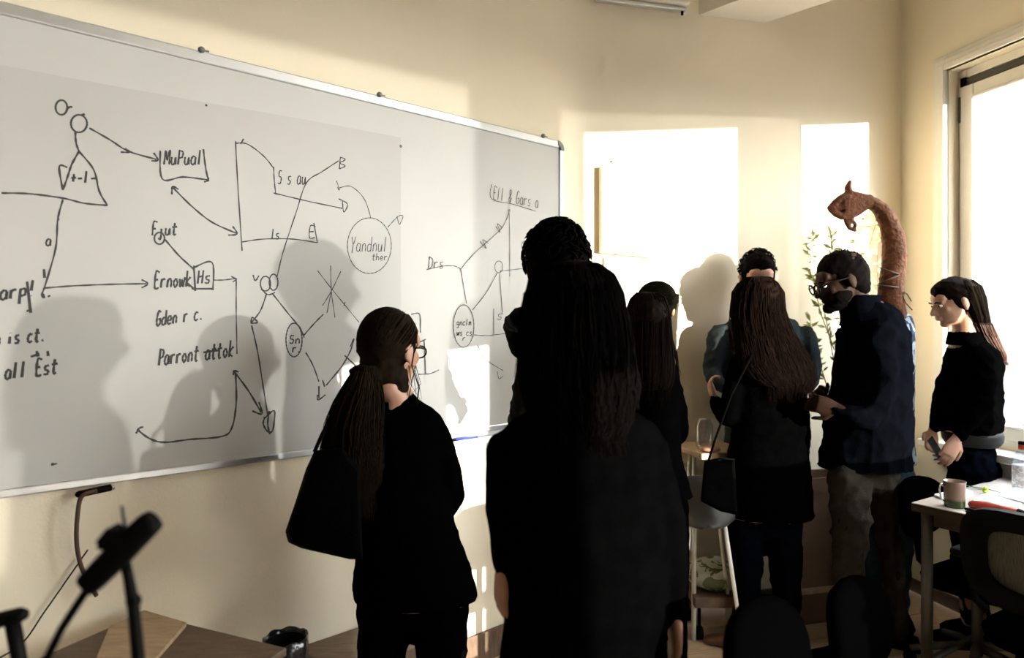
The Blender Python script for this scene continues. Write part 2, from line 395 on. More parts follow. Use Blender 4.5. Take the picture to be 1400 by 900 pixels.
# rolled-up projection screen case hanging at the top of the back wall
c0 = onB(560, -34, .06); c1 = onB(944, 8, .06)
t0_ = hit(815, BC + nB * .06, dB); t1_ = hit(942, BC + nB * .06, dB)
zs = onB(942, 6, .1).z
sc = thing('projection_screen', 'white rolled-up projection screen case at the top of the wall, cut by the frame', 'projection screen', Bp(t1_, 0, zs))
def bbox(t0, t1, o0, o1, z0, z1): return MB().hexa([Bp(t0, o0, z0), Bp(t1, o0, z0), Bp(t1, o1, z0), Bp(t0, o1, z0), Bp(t0, o0, z1), Bp(t1, o0, z1), Bp(t1, o1, z1), Bp(t0, o1, z1)])
bbox(t0_, t1_, .004, .085, zs + .012, zs + .10).build('case', M['soffit'], sc, bevel=.012)
bbox(t0_, t1_ + .012, .03, .06, zs - .012, zs + .006).build('bottom_bar', M['alu'], sc, bevel=.003)
MB().tube([Bp(t1_ + .03, .045, zs - .012), Bp(t1_ + .03, .045, zs - .03)], .007).build('end_stop', M['black'], sc)
# ------------------------------------------------------------------ whiteboard
OB = .035
def tA(px, off): return hit(px, AB + nA * off, dA)
zt = onA(771, 194, OB).z; zb_ = onA(771, 576, OB).z
tr = tA(771, OB); tl = tA(-60, OB)
def abox(mb, t0, t1, o0, o1, z0, z1):
    return mb.hexa([Ap(t0, o0, z0), Ap(t1, o0, z0), Ap(t1, o1, z0), Ap(t0, o1, z0), Ap(t0, o0, z1), Ap(t1, o0, z1), Ap(t1, o1, z1), Ap(t0, o1, z1)])
wb = thing('whiteboard', 'large wall-mounted whiteboard covered in black marker diagrams and notes', 'whiteboard', Ap((tl + tr) / 2, 0, zb_))
abox(MB(), tr + .02, tl, .002, OB - .012, zb_ + .02, zt - .02).build('panel', M['board'], wb)
FR = .034
abox(MB(), tr + .03, tl, .002, OB, zt - FR, zt).build('frame_rail', M['alu'], wb, bevel=.004, label='aluminium top rail')
abox(MB(), tr + .03, tl, .002, OB - .006, zb_, zb_ + .024).build('frame_rail', M['alu'], wb, bevel=.004, label='aluminium bottom rail')
abox(MB(), tr, tr + .022, .002, OB - .004, zb_ + .03, zt - .04).build('frame_rail', M['alu'], wb, bevel=.004, label='aluminium side rail')
for zz, a0 in ((zt, 0), (zb_, 1)):
    mb = MB(); pts = []
    sgn = -1 if a0 == 0 else 1
    for k in range(7):
        a = math.pi / 2 * k / 6
        pts.append((tr + .04 - .042 * math.cos(a) , zz + sgn * (.042 - .042 * math.sin(a))))
    inner = [(tr + .04 - .018 * math.cos(math.pi / 2 * k / 6), zz + sgn * (.042 - .018 * math.sin(math.pi / 2 * k / 6))) for k in range(6, -1, -1)]
    mb.prism([Ap(t, .0, z) for t, z in pts + inner], nA.to_3d() * .001, nA.to_3d() * (OB + .003)); mb.build('corner_cap', M['grey_plastic'], wb, bevel=.002)
# hanging clips along the top rail
for px, py in ((275, 64), (518, 125), (742, 183)):
    t = tA(px, OB); c = Ap(t, OB + .004, zt + .002)
    MB().ell(c, (.011, .011, .010)).tube([c, c + Vector((.02, .01, -.002))], .003).build('clip', M['grey_plastic'], wb, smooth=True)
# thin greyer layer over the lower left of the board
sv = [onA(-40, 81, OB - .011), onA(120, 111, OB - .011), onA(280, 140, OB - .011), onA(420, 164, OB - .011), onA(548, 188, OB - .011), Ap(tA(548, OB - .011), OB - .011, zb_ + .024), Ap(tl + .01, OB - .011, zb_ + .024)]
MB().prism(sv, Vector((0, 0, 0)), nA.to_3d() * .0008).build('grey_overlay', M['board_grey'], wb)
# pen tray
tt0, tt1 = tA(700, OB), tA(592, OB)
ty = MB(); prof = [(.0, .045), (.012, .045), (.016, .006), (.062, .0), (.064, .016), (.07, .016), (.072, -.008), (.0, -.008)]
ty.prism([Ap(tt0, o, zb_ - .03 + z) for o, z in prof], Vector((0, 0, 0)), (Ap(tt1, 0, 0) - Ap(tt0, 0, 0)))
ty.build('pen_tray', M['alu'], wb, bevel=.001)
mk = thing('marker_pen', 'blue and black marker lying in the whiteboard tray between the two nearest women', 'marker', Ap(tA(640, .09), OB + .02, zb_ - .02))
a_, b_ = Ap(tA(657, .08), OB + .02, zb_ - .016), Ap(tA(627, .08), OB + .02, zb_ - .016)
MB().tube([a_, b_], .010, 12).build('barrel', M['lens'], mk, True)
MB().tube([b_, b_ + (b_ - a_).normalized() * .02], .011, 12).build('cap', M['black'], mk, True)
# black marker clipped on the bottom rail at left
a_, b_ = onA(108, 676, .05), onA(151, 667, .05)
mk = thing('marker_pen', 'black marker with a silver end on the bottom rail of the whiteboard at far left', 'marker', (a_ + b_) / 2)
MB().tube([a_, b_], .010, 12, True).build('barrel', M['black'], mk, True)
MB().tube([b_ + (b_ - a_) * .02, b_ + (b_ - a_) * .12], .009, 12).build('cap', M['chrome'], mk, True, label='silver pen end')

# ---- ink: every line is a thin ribbon lying on the board
OI = OB - .0095
def smooth_path(p, n=6):
    if len(p) < 3: return p
    out = []
    for i in range(len(p) - 1):
        p0, p1, p2, p3 = p[max(i - 1, 0)], p[i], p[i + 1], p[min(i + 2, len(p) - 1)]
        for k in range(n):
            t = k / n
            out.append(tuple(.5 * (2 * p1[a] + (p2[a] - p0[a]) * t + (2 * p0[a] - 5 * p1[a] + 4 * p2[a] - p3[a]) * t * t + (3 * p1[a] - p0[a] - 3 * p2[a] + p3[a]) * t ** 3) for a in (0, 1)))
    return out + [p[-1]]
def ribbon(mb, p, w=.0042, curve=True):
    p = smooth_path(p) if curve else p
    q = [onA(x, y, OI) for x, y in p]
    L_ = []; R_ = []
    nv = nA.to_3d()
    for i, c in enumerate(q):
        d = (q[min(i + 1, len(q) - 1)] - q[max(i - 1, 0)])
        if d.length < 1e-6: d = Vector((0, 0, 1))
        s = nv.cross(d.normalized()) * w / 2 * (1 + .25 * math.sin(i * 1.7))
        L_.append(c + s); R_.append(c - s)
    n = len(q); mb.add(L_ + R_, [(i, i + 1, n + i + 1, n + i) for i in range(n - 1)])
def ink(name, strokes, w=.0042, curve=True):
    if w < .0038: w = .0029
    mb = MB()
    for s_ in strokes: ribbon(mb, s_, w, curve)
    return mb.build(name, M['ink'], wb)
def circ(cx, cy, rx, ry=None, n=14, a0=.3, over=.25):
    ry = ry or rx; return [(cx + rx * math.cos(a0 + (2 * math.pi + over) * k / n), cy + ry * math.sin(a0 + (2 * math.pi + over) * k / n)) for k in range(n + 1)]
GL = {
'a': [[(.5,.5),(.2,.55),(.05,.25),(.2,0),(.45,.1),(.5,.5)],[(.5,.5),(.5,.1),(.6,0)]], 'b': [[(.1,1),(.1,0),(.4,.05),(.5,.3),(.3,.5),(.1,.4)]],
'c': [[(.5,.5),(.2,.55),(.05,.25),(.2,0),(.5,.08)]], 'd': [[(.5,1),(.5,0)],[(.5,.45),(.2,.5),(.05,.25),(.2,0),(.5,.1)]],
'e': [[(.08,.28),(.5,.3),(.4,.55),(.15,.5),(.08,.2),(.25,0),(.5,.08)]], 'g': [[(.5,.5),(.15,.5),(.1,.15),(.5,.15)],[(.5,.5),(.5,-.3),(.1,-.3)]],
'h': [[(.1,1),(.1,0)],[(.1,.35),(.3,.55),(.48,.4),(.5,0)]], 'i': [[(.2,.5),(.2,0)],[(.2,.75),(.22,.72)]], 'j': [[(.3,.5),(.3,-.3),(.05,-.2)]],
'Y': [[(.02,1),(.28,.5),(.5,1)],[(.28,.5),(.2,-.1)]], 'k': [[(.1,1),(.1,0)],[(.5,.6),(.1,.25),(.5,0)]], 'l': [[(.2,1),(.18,0)]], 'n': [[(.1,.5),(.1,0)],[(.1,.35),(.3,.55),(.48,.4),(.5,0)]],
'm': [[(.05,.5),(.05,0)],[(.05,.4),(.2,.55),(.28,.1)],[(.28,.4),(.42,.55),(.52,0)]], 'o': [[(.3,.55),(.08,.3),(.28,0),(.5,.25),(.3,.55)]],
'p': [[(.1,.55),(.1,-.4)],[(.1,.5),(.45,.5),(.45,.15),(.1,.1)]], 'r': [[(.1,.55),(.1,0)],[(.1,.35),(.3,.55),(.5,.48)]],
's': [[(.48,.55),(.15,.5),(.2,.3),(.45,.2),(.35,0),(.05,.05)]], 't': [[(.28,.9),(.25,.05),(.5,.05)],[(.02,.58),(.55,.6)]],
'u': [[(.08,.52),(.1,.08),(.35,.02),(.48,.5)],[(.48,.5),(.52,0)]], 'v': [[(.05,.55),(.25,0),(.5,.6)]], 'w': [[(.02,.52),(.15,0),(.3,.45),(.42,0),(.58,.6)]],
'y': [[(.08,.5),(.28,.1)],[(.52,.55),(.1,-.4)]], 'x': [[(.05,.55),(.5,0)],[(.5,.55),(.05,0)]],
'B': [[(.1,1),(.1,0)],[(.1,1),(.5,.8),(.12,.5),(.55,.25),(.1,0)]], 'D': [[(.1,1),(.1,0),(.5,.2),(.5,.75),(.05,1)]], 'E': [[(.5,.95),(.1,1),(.12,0),(.55,.02)],[(.1,.5),(.4,.52)]],
'G': [[(.5,.9),(.2,1),(.05,.4),(.2,0),(.5,.15),(.5,.45),(.25,.42)]], 'H': [[(.1,1),(.08,0)],[(.5,1),(.48,0)],[(.08,.5),(.5,.55)]], 'I': [[(.3,1),(.28,0)]],
'M': [[(.02,0),(.08,.95),(.28,.3),(.5,1),(.56,0)]], 'P': [[(.12,1),(.1,0)],[(.08,.95),(.5,.85),(.45,.5),(.12,.45)]], 'S': [[(.5,.9),(.15,.9),(.15,.55),(.48,.45),(.4,.05),(.05,.1)]],
'R': [[(.12,1),(.1,0)],[(.1,.95),(.5,.8),(.12,.5),(.55,0)]], 'F': [[(.5,1),(.1,1),(.1,0)],[(.1,.5),(.4,.5)]], '.': [[(.15,.02),(.22,.06),(.15,.08)]], '-': [[(.05,.35),(.5,.38)]], '+': [[(.05,.4),(.55,.45)],[(.3,.75),(.28,.1)]],
'!': [[(.25,1),(.2,.35)],[(.18,.05),(.2,0)]], '&': [[(.5,0),(.15,.8),(.35,1),(.45,.75),(.08,.25),(.25,0),(.55,.4)]], '?': [[(.05,.8),(.3,1),(.5,.7),(.2,.4),(.2,.3)],[(.2,.05),(.22,0)]], ' ': []}
def text(s, x, y, h, adv, slope=0.0, shear=.1):
    out = []; h_ = h
    for i, ch in enumerate(s):
        ox = x + i * adv; oy = y + slope * i * adv
        for st in GL.get(ch, []):
            out.append([(ox + (a / .6) * adv * .88 + b * h_ * shear, oy - b * h_ + slope * (a / .6) * adv) for a, b in st])
    return out
def arrow(x0, y0, x1, y1, L=12, sp=.45):
    a = math.atan2(y1 - y0, x1 - x0)
    return [[(x1 - L * math.cos(a + sp), y1 - L * math.sin(a + sp)), (x1, y1), (x1 - L * math.cos(a - sp), y1 - L * math.sin(a - sp))]]
TK = .0052
ink('marker_drawing', [circ(84, 147, 8, 10), [(91, 150), (96, 146), (99, 147)], circ(108, 169, 11, 12), [(110, 158), (116, 156)], [(103, 181), (104, 195), (108, 207)],
    [(108, 207), (98, 225), (93, 240), (86, 260)], [(108, 207), (128, 232), (136, 262), (147, 281)], [(86, 260), (81, 228), (92, 229)], [(2, 264), (40, 265), (86, 271), (115, 278), (147, 281)],
    [(122, 175), (150, 191), (176, 207), (214, 218)], [(165, 208), (177, 208), (171, 203)], [(210, 209), (216, 219), (207, 220)]] + text('+-l-', 96, 250, 16, 9), TK)
ink('marker_drawing', [[(86, 273), (79, 300), (76, 340), (61, 393)], [(61, 393), (57, 404), (60, 406)], [(61, 394), (100, 391), (150, 389), (200, 388)]] + arrow(150, 389, 202, 388, 10, .6) + text('a', 62, 336, 16, 9), .0046)
ink('handwriting', [[(37, 385), (42, 428)]] + text('harp!', -14, 412, 22, 13, -.12) + [[(37, 424), (39, 426)], [(60, 368), (61, 380)], [(66, 404), (68, 406)], [(59, 402), (60, 408)]], .0062)
ink('handwriting', text('n is ct.', -8, 472, 20, 9, -.08), .0062)
ink('handwriting', text('all Est', 6, 519, 22, 10.5, -.12) + [[(42, 488), (54, 484)], [(50, 480), (52, 488)], [(65, 480), (66, 487)]], .0062)
ink('marker_drawing', [[(219, 206), (222, 245), (250, 242), (284, 246)], [(278, 204), (281, 228), (285, 248)], [(279, 249), (285, 246), (283, 240)]] + text('MuPual', 224, 225, 20, 9, .0), TK)
ink('marker_drawing', [[(236, 256), (262, 282), (290, 304), (323, 319)], [(235, 266), (236, 255), (244, 259)]] + arrow(300, 308, 324, 320, 12, .6), TK)
ink('handwriting', text('Fjut', 207, 322, 18, 9, -.03), TK)
ink('marker_drawing', [circ(218, 326, 7, 8), [(226, 328), (245, 350), (265, 368)], [(265, 366), (290, 359), (291, 397)], [(265, 363), (267, 398)], [(262, 395), (291, 395)], [(255, 386), (266, 396)]] + text('Hs', 269, 388, 18, 10, -.05), TK)
ink('handwriting', text('Ernowk', 210, 394, 22, 8.6, -.04), .0056)
ink('handwriting', text('Gden r c.', 213, 446, 20, 7.4, -.14), .0056)
ink('handwriting', text('Parront attok', 216, 500, 23, 8.0, -.12) + [[(278, 482), (300, 479)]], .0060)
ink('marker_drawing', [[(291, 383), (305, 383), (322, 381)], [(316, 378), (324, 382)], [(323, 383), (323, 430), (324, 484)]] + arrow(295, 383, 323, 382, 6, .6), .0038)
ink('marker_drawing', [[(322, 193), (325, 250), (331, 343)], [(322, 196), (338, 197), (360, 213), (374, 230)], [(329, 197), (333, 190)], [(374, 228), (375, 247), (377, 266)], [(374, 264), (420, 275), (468, 285)],
    [(463, 272), (475, 279), (470, 290), (468, 274)], [(331, 331), (360, 327), (400, 327), (434, 332)], [(434, 332), (429, 305)]] + text('S s au', 379, 252, 20, 6.6, .0) + text('Is', 369, 327, 14, 7) + text('E', 421, 325, 16, 12) , .0040)
ink('marker_drawing', [[(463, 220), (440, 235), (419, 250), (405, 290), (387, 345), (379, 378)]] + text('B', 462, 231, 16, 12), .0038)
ink('marker_drawing', [[(460, 247), (464, 260), (461, 256)], [(464, 257), (480, 255), (498, 272), (507, 298)], circ(505, 336, 30, 38, 22), [(530, 311), (540, 300), (546, 295), (551, 296), (546, 307), (543, 296)]] + text('Yandnul', 479, 344, 20, 7.4, .0) + text('ther', 508, 356, 10, 5.5), .0036)
ink('marker_drawing', [circ(363, 388, 7, 10), circ(374, 386, 6, 11), [(357, 395), (366, 403), (376, 400)], [(346, 376), (349, 384), (354, 377)], [(364, 403), (356, 425), (343, 442)], [(343, 442), (352, 441), (345, 434), (343, 442)],
    [(344, 445), (352, 480), (360, 530), (366, 568)], [(372, 401), (395, 430), (410, 448), (416, 462)]], .0046)
ink('marker_drawing', [circ(402, 465, 11, 23, 18), [(415, 459), (430, 442), (442, 430)], [(418, 482), (428, 500), (436, 522)]] + text('Sn', 395, 470, 12, 8) + text('r.', 399, 482, 12, 7), .0046)
ink('marker_drawing', [[(434, 370), (455, 397), (491, 441)], [(466, 371), (453, 398), (441, 418)], [(452, 363), (453, 398), (458, 434)], [(453, 398), (447, 428)], [(470, 418), (472, 413)]], .0036)
ink('marker_drawing', [[(480, 478), (468, 500), (446, 527)], [(471, 486), (488, 502)], [(480, 478), (484, 463), (479, 474)], [(441, 520), (444, 529)], [(436, 545), (436, 528)], [(434, 540), (435, 547), (445, 540)]], .0052)
ink('marker_drawing', [[(320, 508), (340, 535), (357, 564)], [(319, 513), (320, 507), (326, 509)], [(345, 562), (358, 566), (354, 550)], [(322, 510), (323, 550), (317, 585), (303, 597), (260, 601), (225, 605), (205, 600), (188, 588)], [(186, 593), (190, 586), (196, 584)],
    [(362, 570), (360, 580), (366, 590), (373, 588), (375, 562), (362, 572)], [(368, 562), (366, 580), (369, 594)]], .0058)
ink('marker_drawing', [[(562, 430), (574, 430), (575, 455)], [(580, 465), (582, 512)], [(570, 470), (582, 464)], [(572, 512), (588, 511), (600, 506)]], .0038)
ink('marker_drawing', [[(583, 369), (605, 364), (622, 364), (630, 368)], [(630, 368), (634, 392), (638, 415)], [(630, 368), (650, 345), (685, 313), (696, 290)], circ(696, 288, 1.3), [(696, 290), (697, 330), (697, 378)],
    [(656, 330), (665, 340), (660, 328), (668, 333)], [(678, 310), (684, 318), (680, 306), (687, 312)]] + text('Drs', 585, 367, 16, 7.5), .0036)
ink('marker_drawing', [circ(682, 365, 5.5, 8), [(680, 373), (665, 400), (646, 424)], [(683, 371), (700, 369), (716, 367)], [(683, 374), (687, 430)], circ(634, 446, 14, 29, 20), [(648, 458), (665, 459), (692, 456)], [(675, 422), (675, 457)], [(653, 472), (665, 492), (688, 507)], [(680, 508), (682, 518), (688, 514)]]
     + text('s', 679, 437, 14, 9) + text('gnclm', 624, 445, 9, 4.2) + text('ws cs', 624, 459, 9, 4.4) + text('r', 632, 466, 8, 5), .0034)
ink('handwriting', text('Ell & Gars a', 674, 272, 17, 5.2, .20) + [[(672, 252), (672, 272), (700, 279), (733, 289)]], .0034)
ink('marker_drawing', [circ(716, 336, 2.5, 6)], .0034)
ink('marker_dots', [circ(548, 200, 1.2), circ(72, 635, 1.2), [(70, 636), (78, 634)], circ(80, 300, .5), circ(282, 144, .8)], .004)['kind'] = 'stuff'

# ------------------------------------------------------------------ sheets on the back wall
def bposter(x0, yt0, x1, yt1, yb0, yb1, th, label, name, m):
    t0, t1 = hit(x0, BC + nB * th, dB), hit(x1, BC + nB * th, dB)
    o = Bp((t0 + t1) / 2, 0, (onB(x0, yb0, th).z)); r = thing(name, label, 'poster', o)
    c = [onB(x0, yb0, th), onB(x1, yb1, th), onB(x1, yt1, th), onB(x0, yt0, th)]
    MB().prism(c, -nB.to_3d() * (th - .002), Vector((0, 0, 0))).build('panel', M['canvas'], r)
    ins = [c[0].lerp(c[2], .012), c[1].lerp(c[3], .012), c[2].lerp(c[0], .012), c[3].lerp(c[1], .012)]
    MB().prism(ins, Vector((0, 0, 0)), nB.to_3d() * .0015).build('sheet', M['paper'], r)
    return r, c
def lines(r, c, rows):
    for u0, u1, v, h in rows:
        mb = MB()
        n = max(2, int((u1 - u0) * 16)); 
        for k in range(n):
            a = u0 + (u1 - u0) * k / n; b = a + (u1 - u0) / n * random.uniform(.45, .9)
            def pt(u, v_): return c[3].lerp(c[2], u).lerp(c[0].lerp(c[1], u), v_) + nB.to_3d() * .0025
            mb.add([pt(a, v), pt(b, v), pt(b, v + h), pt(a, v + h)], [(0, 1, 2, 3)])
        mb.build('printed_line', M['print'], r, kind='stuff')
r, c = bposter(823, 226, 895, 244, 345, 352, .045, 'pale framed text panel on the sunlit back wall, upper of the two', 'text_panel', M['canvas'])
lines(r, c, [(.42, .62, .12, .05), (.25, .75, .27, .025), (.25, .88, .42, .02), (.25, .8, .55, .02), (.25, .7, .68, .02)])
r, c = bposter(826, 352, 895, 358, 432, 436, .012, 'pale printed sheet on the back wall directly below the framed text panel', 'paper_sheet', M['paper'])
lines(r, c, [(.2, .75, .3, .03), (.3, .8, .45, .03)])
p = onB(836, 221, .006); tag(MB().ell(p, (.006, .006, .006)).build('push_pin', M['steel'], org=p), 'small dark pin in the back wall above the framed text panel', 'pin')

# ------------------------------------------------------------------ table at right with the things on it
ZT = .76
def onZ(px, py, z):
    Y = (HC - z) * F / (py - CY); return W(px, py, Y)
K = onZ(1246, 687, ZT); K.z = 0
u = Vector((.84, .54, 0)).normalized(); v = Vector((.54, -.84, 0)).normalized()
tb = thing('work_table', 'pale-topped work table with dark edge and steel legs at right', 'table', K)
def quad(o, a, b, z0, z1, i0=0, i1=None, j0=0, j1=None):
    c = [o + u * i0 + v * j0, o + u * i1 + v * j0, o + u * i1 + v * j1, o + u * i0 + v * j1]
    return MB().hexa([V3(p.xy, z0) for p in c] + [V3(p.xy, z1) for p in c])
quad(K, u, v, ZT - .004, ZT, 0, .84, 0, 1.6).build('tabletop', M['table'], tb, bevel=.002)
quad(K, u, v, ZT - .034, ZT - .004, 0, .84, 0, 1.6).build('edge_band', M['table_edge'], tb)
quad(K, u, v, ZT - .09, ZT - .034, .05, .79, .06, 1.54).build('apron', M['table_edge'], tb)
for i, j in ((.06, .03), (.78, .03), (.06, 1.53), (.78, 1.53)):
    b = K + u * i + v * j
    MB().tube([V3(b.xy, 0.02), V3(b.xy, ZT - .034)], .021, 12).build('leg', M['steel'], tb, True)
    MB().lathe(V3(b.xy, 0), [(.03, 0), (.03, .012), (.022, .03)], 12).build('foot', M['black'], tb, True)
for j in (.03, 1.53):
    a = K + u * .06 + v * j; b = K + u * .78 + v * j
    MB().tube([V3(a.xy, .12), V3(b.xy, .12)], .013, 10).build('stretcher', M['steel'], tb, True)
def T(px, py, dz=0): p = onZ(px, py, ZT + dz); return p
# mug
c = T(1305, 693); mg = thing('mug', 'brown and cream enamel mug near the table corner', 'mug', c)
MB().lathe(c, [(.0, 0), (.034, 0), (.036, .008), (.038, .095), (.040, .1), (.037, .1), (.034, .02), (0, .018)], 28).build('cup', M['mug'], mg, True)
MB().tube([c + Vector((-.036, 0, .085)), c + Vector((-.055, .0, .09)), c + Vector((-.06, 0, .07)), c + Vector((-.052, 0, .03)), c + Vector((-.036, 0, .02))], .004).build('handle', M['chrome'], mg, True)
# phone-like white tile and papers
def slab(name, label, cat, pts, th, m, bevel=0):
    P = [T(*q) for q in pts]; o = sum(P, Vector()) / len(P)
    return tag(MB().prism(P, Vector((0, 0, .0005)), Vector((0, 0, th))).build(name, m, org=o, bevel=bevel), label, cat)
slab('notepad', 'thin pale notepad beside the mug on the table', 'notepad', [(1277, 679), (1288, 684), (1330, 676), (1318, 671)], .01, M['paper'])
slab('paper_sheet', 'white sheet of paper lying on the table behind the red tool', 'paper', [(1323, 690), (1350, 672), (1400, 676), (1396, 694)], .0015, M['paper'])
slab('folder', 'pale blue-grey folder on the table at the picture edge', 'folder', [(1360, 678), (1400, 666), (1440, 676), (1404, 690)], .006, M['bottle'] if 0 else M['alu'])
# green lanyard
pts = [T(1318, 664, .004), T(1335, 667, .006), T(1350, 669, .004), T(1367, 674, .004), T(1385, 679, .005), T(1402, 685, .004), T(1420, 690, .004)]
mb = MB(); 
for i in range(len(pts) - 1):
    a, b = pts[i], pts[i + 1]; s = Vector((.0, .009, .0)); mb.hexa([a - s, b - s, b + s, a + s, a - s + Vector((0, 0, .002)), b - s + Vector((0, 0, .002)), b + s + Vector((0, 0, .002)), a + s + Vector((0, 0, .002))])
ly = thing('lanyard', 'dark green lanyard lying across the table behind the mug', 'lanyard', pts[0]); mb.build('ribbon', M['green'], ly)
MB().ell(T(1347, 670, .014), (.012, .010, .014)).build('bead', M['lime'], ly, True, label='lime green bead')
# red tool and pens
a, b = T(1330, 690, .014), T(1392, 701, .014)
rt = thing('utility_knife', 'red-orange tubular tool with black end on the table', 'tool', a)
MB().tube([a, a.lerp(b, .3) + Vector((0, 0, .004)), a.lerp(b, .85), b], [.016, .017, .0155, .013], 14, True).build('handle', M['red'], rt, True)
MB().tube([b, b + (b - a) * .09], [.0145, .012], 14, True).build('end_cap', M['black'], rt, True, label='black end cap')
for i, (q, lab) in enumerate((((1320, 696, 1362, 704), 'dark slim pen on the table in front of the red tool, upper of two'), ((1322, 700, 1372, 709), 'dark slim pen on the table nearest the front edge, lower of two'))):
    a, b = T(q[0], q[1], .006), T(q[2], q[3], .006); pn = thing('pen', lab, 'pen', a, 'slim pens on the table')
    MB().tube([a, b], .005, 8, True).build('barrel', M['black'], pn, True); MB().tube([b, b + (b - a) * .12], .0055, 8).build('clip', M['chrome'], pn, True)
# bottle
c = T(1399, 684); bt = thing('water_bottle', 'clear water bottle with red cap at the right edge of the table', 'bottle', c)
MB().lathe(c, [(0, 0), (.036, .001), (.038, .02), (.036, .08), (.038, .12), (.037, .17), (.016, .205), (.015, .215)], 24).build('body', M['bottle'], bt, True)
MB().lathe(c, [(.0385, .055), (.0385, .14)], 24).build('paper_label', pattern_mat('printed bottle label', (.62, .62, .68), (.9, .9, .92), 60), bt, True)
MB().lathe(c, [(.017, .205), (.017, .225)], 20).build('cap', M['red'], bt, True, label='red cap')
MB().lathe(c, [(0.017, .225), (.017, .236), (0, .237)], 20).build('cap_top', M['black'], bt, True)

# ------------------------------------------------------------------ office chairs
def office_chair(label, loc, rz, back='round', backh=.86, seatz=.46, group='black office chairs', scale=1):
    r = thing('office_chair', label, 'chair', (0, 0, 0), group)
    st = MB(); st.rings([[Vector((sx * math.copysign(abs(math.cos(a)) ** .6, math.cos(a)), sy * math.copysign(abs(math.sin(a)) ** .6, math.sin(a)) + .02, z)) for a in [2 * math.pi * k / 24 for k in range(24)]] for sx, sy, z in ((.17, .16, seatz - .06), (.225, .215, seatz - .045), (.235, .225, seatz - .01), (.2, .19, seatz + .012))])
    st.build('seat', M['blackfab'], r, True)
    h0 = seatz + .12; h1 = backh
    mb = MB(); n = 28; rs = []
    for o_ in (0, 1):
        pass
    def back_pt(x, z, th): return Vector((x, -.235 - .05 * (1 - (x / .22) ** 2) + th - (z - h0) * .12 + .02, z))
    fr = []
    zc, hz = (h0 + h1) / 2, (h1 - h0) / 2
    for sc_, th in ((.90, -.022), (1, -.008), (1, .012), (.88, .028)):
        fr.append([back_pt(.215 * sc_ * math.copysign(abs(math.cos(a)) ** .75, math.cos(a)), zc + hz * sc_ * math.copysign(abs(math.sin(a)) ** .8, math.sin(a)), th) for a in [2 * math.pi * k / n for k in range(n)]])
    if back == 'round': mb.rings(fr); mb.build('backrest', M['blackfab'], r, True)
    else:
        # thick frame with an open window filled by woven mesh
        ring = []
        for sc_, th in ((1, -.02), (1, .02), (.62, .02), (.62, -.02)):
            ring.append([back_pt(.23 * sc_ * math.copysign(abs(math.cos(a)) ** .6, math.cos(a)), zc + hz * sc_ * math.copysign(abs(math.sin(a)) ** .6, math.sin(a)), th) for a in [2 * math.pi * k / n for k in range(n)]])
        ring.append(ring[0]); mb.rings(ring, cap=False); mb.build('backrest', M['black'], r, True)
        m2 = MB(); a_ = [back_pt(.16 * math.copysign(abs(math.cos(a)) ** .6, math.cos(a)), zc + hz * .7 * math.copysign(abs(math.sin(a)) ** .6, math.sin(a)), 0) for a in [2 * math.pi * k / n for k in range(n)]]
        m2.rings([a_, [p + Vector((0, .003, 0)) for p in a_]]); m2.build('mesh_panel', M['meshback'], r)
        for s in (-1, 1):
            MB().tube([(s * .25, .0, seatz), (s * .29, 0, seatz + .03), (s * .29, -.02, seatz + .2)], .014).build('armrest_post', M['black'], r, True)
            MB().box((s * .29, 0, seatz + .215), (.07, .24, .03)).build('armrest', M['black'], r, bevel=.012)
    MB().tube([(0, -.18, seatz - .05), (0, -.26, seatz), (0, -.285, h0 + .1)], .02).build('back_support', M['black'], r, True)
    MB().tube([(0, 0, .09), (0, 0, seatz - .05)], .024, 12).build('gas_column', M['steel'], r, True)
    for k in range(5):
        a = 2 * math.pi * k / 5 + .3; d = Vector((math.cos(a), math.sin(a), 0))
        lg = MB().tube([d * .02 + Vector((0, 0, .13)), d * .15 + Vector((0, 0, .11)), d * .28 + Vector((0, 0, .075))], [.024, .02, .015]).build('base_leg', M['steel'], r, True)
        ax = Vector((-d.y, d.x, 0)); c = d * .28 + Vector((0, 0, .03))
        MB().tube([c - ax * .02, c + ax * .02], .029, 14).tube([c, c + Vector((0, 0, .045))], .008).build('caster', M['black'], lg, True)
    r.location = loc; r.rotation_euler = (0, 0, rz); r.scale = (scale,) * 3
    return r
# far chair, tucked under the table beyond its corner (kept out of the table's legs)
FARCH = 1
def chair_at(label, bx_, by_, rz, sc=1.0, **kw):      # placed by where its backrest stands
    f = Vector((-math.sin(rz), math.cos(rz), 0)); office_chair(label, Vector((bx_, by_, 0)) + f * .26 * sc, rz, scale=sc, **kw)
chair_at('black office chair tucked behind the far corner of the work table', 1.83, 3.05, R(-147), .88, backh=.885, seatz=.47)
chair_at('black mesh-backed armchair in front of the work table at right edge', 1.63, 2.10, R(-57), back='mesh', backh=.885, seatz=.44)
chair_at('black round-backed chair at the bottom edge, left of two', .555, 1.48, R(-133), .9, backh=.955, seatz=.46)
chair_at('black round-backed chair at the bottom edge, right of two and nearer the table', .940, 1.85, R(-136), .9, backh=.852, seatz=.42)

